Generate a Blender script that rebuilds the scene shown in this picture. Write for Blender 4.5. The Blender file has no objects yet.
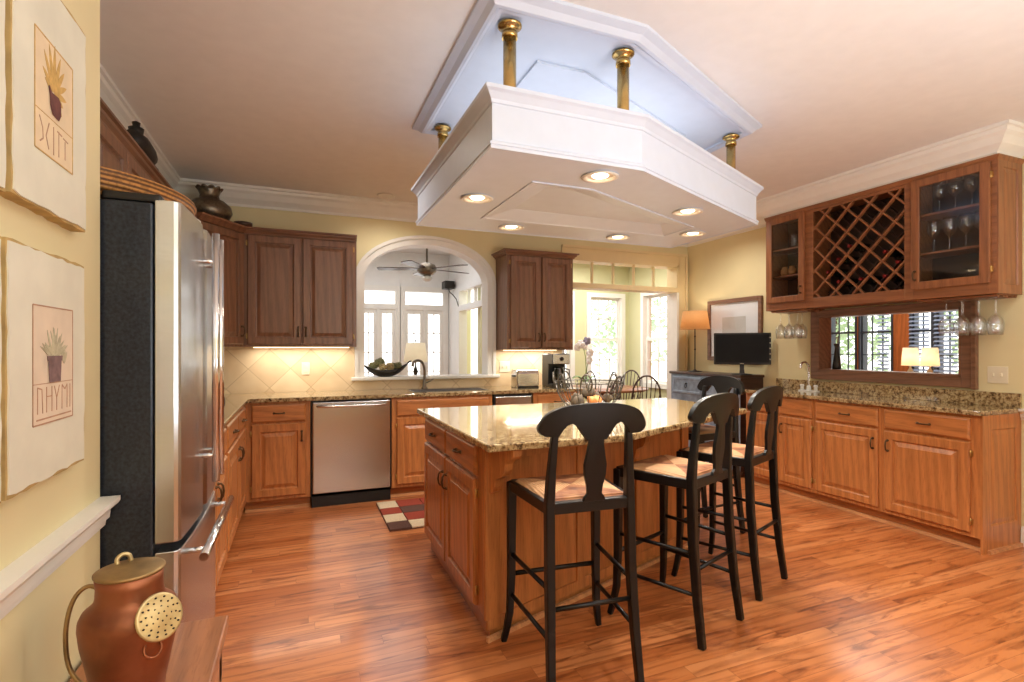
import bpy, bmesh, math, random
from mathutils import Vector, Matrix
random.seed(7)
D = bpy.data
COL = bpy.context.scene.collection
SC = bpy.context.scene
PI = math.pi
R = math.radians

# ------------------------------------------------------------------ camera
cam = D.cameras.new('camera'); camo = D.objects.new('camera', cam); COL.objects.link(camo)
camo.location = (0, 0, 1.315)
camo.rotation_euler = (R(90), 0, R(-22.1))
cam.sensor_width = 36; cam.lens = 524 / 1024 * 36
cam.shift_y = 7 / 1024
cam.clip_start = 0.02
SC.camera = camo

# ------------------------------------------------------------------ colour management, world
SC.view_settings.view_transform = 'Standard'
SC.view_settings.look = 'None'
SC.view_settings.gamma = 1
SC.view_settings.use_curve_mapping = False
SC.view_settings.exposure = 0.22
w = D.worlds.new('world'); SC.world = w; w.use_nodes = True
wn = w.node_tree.nodes; wl = w.node_tree.links
bg = wn['Background']
bg.inputs['Color'].default_value = (1.0, 0.985, 0.95, 1)
bg.inputs['Strength'].default_value = 2.5
try:
    SC.cycles.max_bounces = 10
    SC.cycles.transparent_max_bounces = 24
    SC.cycles.sample_clamp_indirect = 4
    SC.cycles.use_denoising = True
    SC.cycles.caustics_reflective = False
    SC.cycles.caustics_refractive = False
except Exception:
    pass

def lin(c):
    return tuple(((v / 255) / 12.92 if v / 255 <= .04045 else ((v / 255 + .055) / 1.055) ** 2.4) for v in c) + (1,)

def lamp(name, kind, loc, energy, col, size=.1, rot=(0, 0, 0), spot=None, blend=.6, sy=None):
    l = D.lights.new(name, kind); o = D.objects.new(name, l); COL.objects.link(o)
    o.location = loc; o.rotation_euler = rot; l.energy = energy; l.color = col
    if kind == 'AREA':
        l.size = size
        if sy: l.shape = 'RECTANGLE'; l.size_y = sy
    else:
        l.shadow_soft_size = size
    if spot: l.spot_size = R(spot); l.spot_blend = blend
    return o
WARM = (1, .93, .83)
CANS = [(.86, 2.60), (1.27, 2.06), (2.06, 2.40), (2.49, 2.85), (2.08, 3.14), (1.27, 3.14)]
for x, y in CANS:
    lamp('can_lamp', 'SPOT', (x, y, 2.075), 48, WARM, .05, spot=140, blend=.8)
for x, y, e in [(.74, 4.72, 16), (.2, 3.4, 28), (3.75, 4.2, 42), (3.5, 1.2, 20), (.9, .6, 13), (.4, -1, 20), (3, -1, 12)]:
    lamp('can_and_fill_lamp', 'SPOT', (x, y, 2.70), e, WARM, .06, spot=150, blend=.8)  # first spot is the visible can; the others are added unseen fill
lamp('under_cabinet_lamp', 'AREA', (.03, 5.03, 1.31), 3.2, WARM, .8, sy=.05)
lamp('under_cabinet_lamp', 'AREA', (2.28, 5.03, 1.285), 3.5, WARM, .6, sy=.05)
lamp('ceiling_fill_lamp', 'AREA', (1.9, -1.0, .9), 112, (.92, .96, 1), 2.2, rot=(R(180), 0, 0))  # added fill lamp behind the camera, aimed up to brighten the ceiling
lamp('tray_fill_light', 'AREA', (1.55, 2.72, 2.31), 4.2, (1, .97, .94), 1.5, rot=(R(180), 0, 0), sy=.8)  # added uplight, not a known fitting, to brighten the ceiling panel
lamp('sunroom_fill_light', 'AREA', (1.0, 7.2, 2.9), 26, (.97, .98, 1), 1.6)  # fill added to brighten the sunroom, no fitting behind it
lamp('den_fill_light', 'AREA', (6.2, 4.2, 2.66), 30, (1, .93, .84), 1.0)  # added for more ambient light in the den, not a known lamp
lamp('breakfast_fill_light', 'AREA', (4.0, 6.5, 2.66), 45, (1, .97, .92), 1.2)  # added area fill to lift the breakfast room walls
lamp('den_lamp', 'POINT', (6.8, 4.03, 1.22), 9, (1, .78, .5), .06)
lamp('den_lamp', 'POINT', (6.8, 3.82, 1.22), 6, (1, .78, .5), .06)
lamp('chest_lamp', 'POINT', (4.25, 4.83, 1.64), 4, (1, .82, .58), .03)

# ------------------------------------------------------------------ materials
def nodes(name):
    m = D.materials.new(name); m.use_nodes = True
    nt = m.node_tree; b = nt.nodes['Principled BSDF']
    return m, nt, b
def N(nt, t, **kw):
    n = nt.nodes.new(t)
    for k, v in kw.items():
        if k in n.inputs.keys() and not hasattr(n, k): n.inputs[k].default_value = v
        else: setattr(n, k, v)
    return n
def ramp(nt, fac, stops):
    r = nt.nodes.new('ShaderNodeValToRGB'); e = r.color_ramp.elements
    while len(e) > 1: e.remove(e[0])
    e[0].position = stops[0][0]; e[0].color = stops[0][1]
    for p, c in stops[1:]:
        k = e.new(p); k.color = c
    nt.links.new(fac, r.inputs[0]); return r.outputs[0]
def coords(nt, scale=(1, 1, 1), rot=(0, 0, 0), rnd=True):
    tc = nt.nodes.new('ShaderNodeTexCoord'); mp = nt.nodes.new('ShaderNodeMapping')
    mp.inputs['Scale'].default_value = scale; mp.inputs['Rotation'].default_value = rot
    src = tc.outputs['Object']
    if rnd:
        oi = nt.nodes.new('ShaderNodeObjectInfo')
        ml = nt.nodes.new('ShaderNodeMath'); ml.operation = 'MULTIPLY'; ml.inputs[1].default_value = 9
        nt.links.new(oi.outputs['Random'], ml.inputs[0])
        ad = nt.nodes.new('ShaderNodeVectorMath'); ad.operation = 'ADD'
        nt.links.new(src, ad.inputs[0]); nt.links.new(ml.outputs[0], ad.inputs[1]); src = ad.outputs[0]
    nt.links.new(src, mp.inputs['Vector']); return mp.outputs[0]
def noise(nt, vec, scale, detail=3, rough=.5, dist=0):
    n = nt.nodes.new('ShaderNodeTexNoise'); n.inputs['Scale'].default_value = scale
    n.inputs['Detail'].default_value = detail; n.inputs['Roughness'].default_value = rough
    n.inputs['Distortion'].default_value = dist
    nt.links.new(vec, n.inputs['Vector']); return n.outputs['Fac']
def mixc(nt, fac, a, b, mode='MIX'):
    m = nt.nodes.new('ShaderNodeMix'); m.data_type = 'RGBA'; m.blend_type = mode
    for sock, v in ((m.inputs[0], fac), (m.inputs[6], a), (m.inputs[7], b)):
        if hasattr(v, 'is_linked') or hasattr(v, 'links'): nt.links.new(v, sock)
        else: sock.default_value = v
    return m.outputs[2]
def bump(nt, b, h, strength=.2, dist=.01):
    n = nt.nodes.new('ShaderNodeBump'); n.inputs['Strength'].default_value = strength; n.inputs['Distance'].default_value = dist
    nt.links.new(h, n.inputs['Height']); nt.links.new(n.outputs[0], b.inputs['Normal'])
def mul(c, k): return tuple(min(1, v * k) for v in c[:3]) + (1,)

def pm(name, rgb, rough=.5, metal=0, var=.1, scale=12, bmp=0, coat=0, spec=None, stretch=(1, 1, 1)):
    m, nt, b = nodes(name); c = lin(rgb)
    v = coords(nt, stretch)
    f = noise(nt, v, scale, 4)
    nt.links.new(ramp(nt, f, [(.3, mul(c, 1 - var)), (.7, mul(c, 1 + var))]), b.inputs['Base Color'])
    b.inputs['Roughness'].default_value = rough; b.inputs['Metallic'].default_value = metal
    b.inputs['Coat Weight'].default_value = coat
    if spec is not None: b.inputs['Specular IOR Level'].default_value = spec
    if bmp: bump(nt, b, f, bmp, .004)
    return m
def emit(name, rgb, strength, base=(255, 255, 255)):
    m, nt, b = nodes(name)
    b.inputs['Base Color'].default_value = lin(base); b.inputs['Emission Color'].default_value = lin(rgb)
    b.inputs['Emission Strength'].default_value = strength
    f = noise(nt, coords(nt), 6); nt.links.new(ramp(nt, f, [(.2, lin(base)), (.8, lin(base))]), b.inputs['Base Color'])
    return m
def wood(name, light, dark, axis='z', rough=.35, coat=.25, scale=1.0):
    m, nt, b = nodes(name); L, K = lin(light), lin(dark)
    k = 9 * scale; s = {'x': (.7, k, k), 'y': (k, .7, k), 'z': (k, k, .7)}[axis]
    v = coords(nt, s)
    wv = nt.nodes.new('ShaderNodeTexWave'); wv.wave_type = 'BANDS'; wv.bands_direction = 'DIAGONAL'
    wv.inputs['Scale'].default_value = 1.1; wv.inputs['Distortion'].default_value = 9
    wv.inputs['Detail'].default_value = 3; wv.inputs['Detail Scale'].default_value = .9; wv.inputs['Detail Roughness'].default_value = .6
    nt.links.new(v, wv.inputs['Vector'])
    f1 = noise(nt, v, 13, 5, .65)
    f0 = noise(nt, v, .8, 2)
    c = ramp(nt, wv.outputs['Fac'], [(0, tuple((p * .35 + q_ * .65) for p, q_ in zip(K, L))), (.3, mul(L, .9)), (.7, L), (1, mul(L, 1.06))])
    c = mixc(nt, .55, c, ramp(nt, f1, [(.36, (.6, .54, .5, 1)), (.5, (1, 1, 1, 1))]), 'MULTIPLY')
    c = mixc(nt, .3, c, ramp(nt, f0, [(.3, (.78, .74, .7, 1)), (.7, (1, 1, 1, 1))]), 'MULTIPLY')
    nt.links.new(c, b.inputs['Base Color'])
    b.inputs['Roughness'].default_value = rough; b.inputs['Coat Weight'].default_value = coat; b.inputs['Coat Roughness'].default_value = .25
    bump(nt, b, f1, .08, .002)
    return m

M = {}
OAKL, OAKD = (190, 122, 68), (136, 80, 42)
for ax in 'xyz': M['oak_' + ax] = wood('honey_oak_' + ax, OAKL, OAKD, ax)
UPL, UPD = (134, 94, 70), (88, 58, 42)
for ax in 'xyz': M['walnut_' + ax] = wood('brown_shaded_oak_' + ax, UPL, UPD, ax)  # honey oak darkened in colour for shade on the uppers; frames share it
M['shoe_x'] = wood('pale_oak_shoe', (216, 158, 108), (180, 118, 74), 'x')
for ax in 'xyz': M['baroak_' + ax] = wood('bar_shaded_oak_' + ax, (152, 98, 62), (104, 62, 38), ax)  # bar wall cabinet's oak with its dimmer light mixed into the colour
for ax in 'xyz': M['panel_' + ax] = wood('den_wood_' + ax, (190, 110, 58), (120, 64, 32), ax)
M['bench'] = wood('bench_wood', (172, 112, 72), (112, 66, 38), 'y', .4)
M['table'] = wood('table_wood', (150, 90, 56), (96, 54, 32), 'x', .35)
M['inside'] = pm('cabinet_interior', (58, 42, 34), .6)
M['black'] = pm('black_paint', (9, 9, 10), .36, var=.25, scale=20, spec=.4)
M['bronze'] = pm('bronze', (92, 70, 48), .35, .8, .2, 30)
M['brass'] = pm('aged_brass', (196, 166, 104), .24, .95, .2, 14)
M['hinge'] = pm('brass_hinge', (196, 160, 98), .3, .9)
M['steel'] = pm('brushed_steel', (206, 209, 213), .26, 1, .06, 30, stretch=(30, 1, 1) and (1, 1, 30))
nt = M['steel'].node_tree; b = nt.nodes['Principled BSDF']; tg = nt.nodes.new('ShaderNodeTangent'); tg.direction_type = 'RADIAL'; tg.axis = 'Z'
nt.links.new(tg.outputs[0], b.inputs['Tangent']); b.inputs['Anisotropic'].default_value = .75
M['steel_h'] = pm('polished_steel', (222, 222, 222), .16, 1, .03)
M['chrome'] = pm('chrome', (225, 225, 228), .08, 1, .02)
M['fridge_black'] = pm('textured_black_steel', (42, 48, 58), .3, .3, .4, 110, .2)
M['rubber'] = pm('black_plastic', (16, 16, 17), .45, 0, .2)
M['white'] = pm('white_trim_paint', (238, 236, 230), .4, 0, .02)
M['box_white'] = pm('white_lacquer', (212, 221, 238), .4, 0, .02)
M['ceiling'] = pm('ceiling_paint', (240, 237, 234), .8, 0, .02)
M['cream'] = pm('cream_wall_paint', (230, 217, 172), .65, 0, .03, 3)
M['green'] = pm('green_wall_paint', (208, 206, 164), .65, 0, .03, 3)
M['sunwhite'] = pm('sunroom_white_paint', (236, 236, 234), .6, 0, .02)
def shademat(name, rgb, em, emc, tr=.6):
    m, nt, b = nodes(name); f = noise(nt, coords(nt, (60, 60, 60)), 1.2, 3)
    c = ramp(nt, f, [(.3, mul(lin(rgb), .93)), (.7, lin(rgb))]); nt.links.new(c, b.inputs['Base Color'])
    b.inputs['Emission Color'].default_value = lin(emc); b.inputs['Emission Strength'].default_value = em; b.inputs['Roughness'].default_value = .8
    t_ = nt.nodes.new('ShaderNodeBsdfTranslucent'); nt.links.new(c, t_.inputs[0]); mx = nt.nodes.new('ShaderNodeMixShader'); mx.inputs[0].default_value = tr
    nt.links.new(b.outputs[0], mx.inputs[1]); nt.links.new(t_.outputs[0], mx.inputs[2]); nt.links.new(mx.outputs[0], nt.nodes['Material Output'].inputs[0]); return m
M['shade'] = shademat('linen_shade', (245, 238, 222), .35, (255, 236, 205))
M['den_shade'] = shademat('lit_linen_shade', (250, 240, 222), .3, (255, 226, 180))
M['leaf'] = shademat('foliage', (176, 198, 160), 0, (0, 0, 0), .5)
M['bulb'] = emit('lit_bulb', (255, 226, 180), 14)
M['strip'] = emit('under_cabinet_strip', (255, 226, 180), 3)
M['blue'] = pm('worn_blue_paint', (130, 150, 174), .5, 0, .25, 18, .1)
M['darkwood'] = wood('dark_wood', (70, 44, 34), (40, 24, 20), 'y', .35)
M['screen'] = pm('screen_black', (26, 28, 31), .55, 0, .1, spec=.15)
M['paper'] = pm('white_mat_board', (240, 244, 250), .6, 0, .02)
M['pewter'] = pm('hammered_pewter', (118, 108, 94), .36, .85, .3, 40, .6)
M['iron'] = pm('dark_iron', (50, 46, 42), .5, .5, .3, 20, .2)
M['wire'] = pm('grey_iron_wire', (92, 88, 82), .4, .8, .25, 20)
M['plate'] = pm('ivory_plastic', (232, 222, 196), .4, 0, .03)
M['pod'] = pm('dried_pod', (84, 72, 58), .8, 0, .45, 30, .5)
M['pod2'] = pm('orange_pod', (206, 132, 74), .7, 0, .3, 30, .4)
M['arti'] = pm('olive_artichoke', (122, 124, 88), .7, 0, .4, 26, .6)
M['arti2'] = pm('tan_artichoke', (178, 160, 116), .7, 0, .35, 26, .6)
M['orchid_leaf'] = pm('orchid_leaf', (108, 140, 80), .5, 0, .3, 8)
M['bark'] = pm('bark', (96, 76, 58), .9, 0, .3, 8, .5)
M['petal'] = pm('orchid_petal', (240, 236, 240), .5, 0, .05)
M['purple'] = pm('orchid_purple', (150, 142, 168), .5, 0, .1)
M['stem'] = pm('orchid_stem', (120, 140, 80), .5, 0, .2)
M['clay'] = pm('white_ceramic', (232, 230, 224), .25, 0, .03)
M['amber'] = pm('amber_ceramic', (214, 158, 98), .4, 0, .25, 30)
M['wine'] = pm('dark_wine_glass', (26, 30, 22), .1, 0, .2, coat=.6)
M['foil'] = pm('wine_foil', (150, 40, 40), .35, .4, .2)
M['foil2'] = pm('pale_wine_foil', (190, 170, 130), .35, .6, .2)
M['rugred'] = pm('rug_rust_wool', (150, 62, 44), .95, 0, .25, 90, .6)
M['rugtan'] = pm('rug_beige_wool', (216, 196, 164), .95, 0, .15, 90, .6)
M['rugbrown'] = pm('rug_brown_wool', (92, 62, 52), .95, 0, .25, 90, .6)
M['canvas'] = pm('distressed_cream_board', (224, 222, 204), .8, 0, .06, 9, .25)
M['canvas_e'] = pm('tan_board_edge', (190, 162, 104), .85, 0, .2, 24, .3)
M['canvas_t'] = pm('warm_paper', (228, 208, 174), .8, 0, .08, 14)
M['canvas_p'] = pm('pale_pink_paper', (224, 208, 186), .8, 0, .08, 14)
M['ink'] = pm('brown_ink', (182, 142, 114), .8, 0, .2, 40)
M['pot_ink'] = pm('plum_ink', (104, 62, 58), .8, 0, .3, 60)
M['pot_ink2'] = pm('mauve_ink', (128, 104, 104), .8, 0, .3, 60)
M['leaf_ink'] = pm('ochre_ink', (200, 164, 96), .8, 0, .2, 60)
M['leaf_ink2'] = pm('sage_ink', (186, 180, 152), .8, 0, .2, 60)
M['copper'] = pm('aged_copper', (150, 94, 66), .42, .8, .3, 9, .15)
M['brasslid'] = pm('dull_brass', (164, 136, 92), .45, .8, .25, 24, .15)
M['rose'] = pm('pale_brass', (206, 186, 138), .42, .7, .15, 24)
M['hole'] = pm('dark_hole', (40, 30, 22), .8, 0, .1)

def glassmat(name, tint=(1, 1, 1, 1), refl=.08, rough=.02):
    m = D.materials.new(name); m.use_nodes = True; nt = m.node_tree
    for n in list(nt.nodes): nt.nodes.remove(n)
    o = nt.nodes.new('ShaderNodeOutputMaterial'); t = nt.nodes.new('ShaderNodeBsdfTransparent'); g = nt.nodes.new('ShaderNodeBsdfGlossy')
    lw = nt.nodes.new('ShaderNodeLayerWeight'); lw.inputs['Blend'].default_value = .5
    mx = nt.nodes.new('ShaderNodeMixShader'); t.inputs[0].default_value = tint; g.inputs['Roughness'].default_value = rough
    pw = nt.nodes.new('ShaderNodeMath'); pw.operation = 'POWER'; pw.inputs[1].default_value = 4
    a = nt.nodes.new('ShaderNodeMath'); a.operation = 'MULTIPLY_ADD'; a.inputs[1].default_value = .6; a.inputs[2].default_value = refl
    nt.links.new(lw.outputs['Facing'], pw.inputs[0]); nt.links.new(pw.outputs[0], a.inputs[0]); nt.links.new(a.outputs[0], mx.inputs[0])
    nt.links.new(t.outputs[0], mx.inputs[1]); nt.links.new(g.outputs[0], mx.inputs[2]); nt.links.new(mx.outputs[0], o.inputs[0])
    return m
M['glass'] = glassmat('window_glass', refl=.03)
M['crystal'] = glassmat('drinking_glass', (.97, .98, .99, 1), .14)
M['cabglass'] = glassmat('cabinet_glass', (.9, .92, .94, 1), .05, .05)

def floor_mat():
    m, nt, b = nodes('oak_plank_floor')
    v = coords(nt, rnd=False)
    def mth(op, p, q=None):
        n = nt.nodes.new('ShaderNodeMath'); n.operation = op
        for i, k in enumerate((p, q)):
            if k is None: continue
            if isinstance(k, (int, float)): n.inputs[i].default_value = k
            else: nt.links.new(k, n.inputs[i])
        return n.outputs[0]
    H_, L_ = .079, .82
    sp = nt.nodes.new('ShaderNodeSeparateXYZ'); nt.links.new(v, sp.inputs[0])
    yr = mth('DIVIDE', sp.outputs[1], H_); row = mth('FLOOR', yr)
    w1 = nt.nodes.new('ShaderNodeTexWhiteNoise'); w1.noise_dimensions = '1D'; nt.links.new(row, w1.inputs['W'])
    xr = mth('ADD', mth('DIVIDE', sp.outputs[0], L_), mth('MULTIPLY', w1.outputs['Value'], 7)); col = mth('FLOOR', xr)
    cb = nt.nodes.new('ShaderNodeCombineXYZ'); nt.links.new(col, cb.inputs[0]); nt.links.new(row, cb.inputs[1])
    w2 = nt.nodes.new('ShaderNodeTexWhiteNoise'); w2.noise_dimensions = '2D'; nt.links.new(cb.outputs[0], w2.inputs['Vector'])
    fy = mth('FRACT', yr); fx = mth('FRACT', xr)
    ey = mth('MULTIPLY', mth('MINIMUM', fy, mth('SUBTRACT', 1, fy)), H_); ex = mth('MULTIPLY', mth('MINIMUM', fx, mth('SUBTRACT', 1, fx)), L_)
    seam = mth('LESS_THAN', mth('MINIMUM', ex, ey), .0009)
    mp = nt.nodes.new('ShaderNodeMapping'); mp.inputs['Scale'].default_value = (1.7, 11, 1); nt.links.new(v, mp.inputs[0])
    ad = nt.nodes.new('ShaderNodeVectorMath'); ad.operation = 'ADD'
    sc = nt.nodes.new('ShaderNodeVectorMath'); sc.operation = 'SCALE'; sc.inputs['Scale'].default_value = 31
    nt.links.new(w2.outputs['Color'], sc.inputs[0]); nt.links.new(mp.outputs[0], ad.inputs[0]); nt.links.new(sc.outputs[0], ad.inputs[1])
    wv = nt.nodes.new('ShaderNodeTexWave'); wv.bands_direction = 'Y'; wv.inputs['Scale'].default_value = .45; wv.inputs['Distortion'].default_value = 14
    wv.inputs['Detail'].default_value = 2; wv.inputs['Detail Scale'].default_value = .55; nt.links.new(ad.outputs[0], wv.inputs['Vector'])
    f = noise(nt, ad.outputs[0], 1.7, 6, .6, 1.2)
    tone = ramp(nt, w2.outputs['Value'], [(0, lin((176, 102, 54))), (.5, lin((194, 119, 67))), (1, lin((208, 136, 84)))])
    c = mixc(nt, .5, tone, ramp(nt, wv.outputs['Fac'], [(0, (.5, .4, .33, 1)), (.25, (.92, .88, .84, 1)), (.7, (1, 1, 1, 1))]), 'MULTIPLY')
    c = mixc(nt, .8, c, ramp(nt, f, [(.33, (.34, .23, .18, 1)), (.43, (.8, .73, .68, 1)), (.5, (1, 1, 1, 1))]), 'MULTIPLY')
    c = mixc(nt, mth('MULTIPLY', seam, .7), c, lin((120, 66, 36)))
    nt.links.new(c, b.inputs['Base Color'])
    b.inputs['Roughness'].default_value = .32; b.inputs['Coat Weight'].default_value = .3; b.inputs['Coat Roughness'].default_value = .14
    bump(nt, b, f, .03, .002)
    return m
M['floor'] = floor_mat()

def granite():
    m, nt, b = nodes('speckled_granite')
    v = coords(nt, rnd=False)
    f = noise(nt, v, 34, 6, .74)
    g = noise(nt, v, 95, 3, .6)
    vo = nt.nodes.new('ShaderNodeTexVoronoi'); vo.inputs['Scale'].default_value = 58; nt.links.new(v, vo.inputs['Vector'])
    c = ramp(nt, f, [(.35, lin((46, 37, 30))), (.43, lin((122, 95, 64))), (.5, lin((172, 146, 104))), (.6, lin((200, 180, 138))), (.7, lin((160, 126, 86))), (.8, lin((120, 88, 58)))])
    c = mixc(nt, .9, c, ramp(nt, g, [(.36, (.2, .16, .13, 1)), (.44, (1, 1, 1, 1))]), 'MULTIPLY')
    c = mixc(nt, .35, c, ramp(nt, vo.outputs['Distance'], [(.1, (.6, .55, .48, 1)), (.5, (1, 1, 1, 1))]), 'MULTIPLY')
    nt.links.new(c, b.inputs['Base Color'])
    b.inputs['Roughness'].default_value = .09; b.inputs['Coat Weight'].default_value = .5; b.inputs['Coat Roughness'].default_value = .04
    return m
M['granite'] = granite()

def tiles():
    m, nt, b = nodes('diagonal_travertine_tile')
    v = coords(nt, rot=(0, 0, 0), rnd=False)
    # lay the pattern on the wall plane: use x and z
    sp = nt.nodes.new('ShaderNodeSeparateXYZ'); cb = nt.nodes.new('ShaderNodeCombineXYZ'); nt.links.new(v, sp.inputs[0])
    s = nt.nodes.new('ShaderNodeMath'); s.operation = 'ADD'; nt.links.new(sp.outputs[0], s.inputs[0]); nt.links.new(sp.outputs[1], s.inputs[1])
    nt.links.new(s.outputs[0], cb.inputs[0]); nt.links.new(sp.outputs[2], cb.inputs[1])
    mp = nt.nodes.new('ShaderNodeMapping'); mp.inputs['Rotation'].default_value = (0, 0, R(45)); mp.inputs['Location'].default_value = (-0.1239, -0.0045, 0)
    nt.links.new(cb.outputs[0], mp.inputs[0])
    br = nt.nodes.new('ShaderNodeTexBrick'); br.offset = 0
    br.inputs['Color1'].default_value = lin((226, 200, 162)); br.inputs['Color2'].default_value = lin((240, 220, 184)); br.inputs['Mortar'].default_value = lin((204, 178, 138))
    br.inputs['Scale'].default_value = 1; br.inputs['Mortar Size'].default_value = .003; br.inputs['Brick Width'].default_value = .245; br.inputs['Row Height'].default_value = .245
    nt.links.new(mp.outputs[0], br.inputs['Vector'])
    f = noise(nt, v, 7, 5)
    c = mixc(nt, .5, br.outputs['Color'], ramp(nt, f, [(.3, (.86, .8, .72, 1)), (.6, (1, 1, 1, 1))]), 'MULTIPLY')
    nt.links.new(c, b.inputs['Base Color']); b.inputs['Roughness'].default_value = .35
    return m
M['tile'] = tiles()

def rush():
    m, nt, b = nodes('woven_rush_seat')
    v = coords(nt, rnd=False)
    sp = nt.nodes.new('ShaderNodeSeparateXYZ'); nt.links.new(v, sp.inputs[0])
    ab = []
    for i in (0, 1):
        a = nt.nodes.new('ShaderNodeMath'); a.operation = 'ABSOLUTE'; nt.links.new(sp.outputs[i], a.inputs[0]); ab.append(a.outputs[0])
    gt = nt.nodes.new('ShaderNodeMath'); gt.operation = 'GREATER_THAN'; nt.links.new(ab[0], gt.inputs[0]); nt.links.new(ab[1], gt.inputs[1])
    mx = nt.nodes.new('ShaderNodeMix'); nt.links.new(gt.outputs[0], mx.inputs[0]); nt.links.new(ab[1], mx.inputs[2]); nt.links.new(ab[0], mx.inputs[3])
    s = nt.nodes.new('ShaderNodeMath'); s.operation = 'MULTIPLY'; s.inputs[1].default_value = 520; nt.links.new(mx.outputs[0], s.inputs[0])
    sn = nt.nodes.new('ShaderNodeMath'); sn.operation = 'SINE'; nt.links.new(s.outputs[0], sn.inputs[0])
    f = noise(nt, v, 16, 4)
    c = ramp(nt, f, [(.3, lin((112, 64, 38))), (.5, lin((154, 96, 56))), (.7, lin((180, 126, 80)))])
    c = mixc(nt, .5, c, ramp(nt, sn.outputs[0], [(0, (.6, .55, .5, 1)), (.6, (1, 1, 1, 1))]), 'MULTIPLY')
    c2 = mixc(nt, gt.outputs[0], c, mixc(nt, .45, c, lin((226, 182, 132))))
    nt.links.new(c2, b.inputs['Base Color']); b.inputs['Roughness'].default_value = .7
    bump(nt, b, sn.outputs[0], .4, .003)
    return m
M['rush'] = rush()

def wicker(name, a, c, k=90):
    m, nt, b = nodes(name)
    v = coords(nt, rnd=False)
    ch = nt.nodes.new('ShaderNodeTexWave'); ch.bands_direction = 'Z'; ch.inputs['Scale'].default_value = k / 6.28 * 1.6; nt.links.new(v, ch.inputs['Vector'])
    vo = noise(nt, v, k, 2)
    f = ramp(nt, ch.outputs['Fac'], [(.2, lin(a)), (.7, lin(c))])
    nt.links.new(mixc(nt, .6, f, ramp(nt, vo, [(.4, (.5, .45, .4, 1)), (.55, (1, 1, 1, 1))]), 'MULTIPLY'), b.inputs['Base Color'])
    b.inputs['Roughness'].default_value = .6; bump(nt, b, ch.outputs['Fac'], .6, .004)
    return m
M['wicker'] = wicker('woven_wicker', (104, 62, 26), (196, 138, 72))
M['rattan'] = shademat('rattan_shade', (222, 182, 130), .16, (255, 190, 112), .45)


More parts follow.
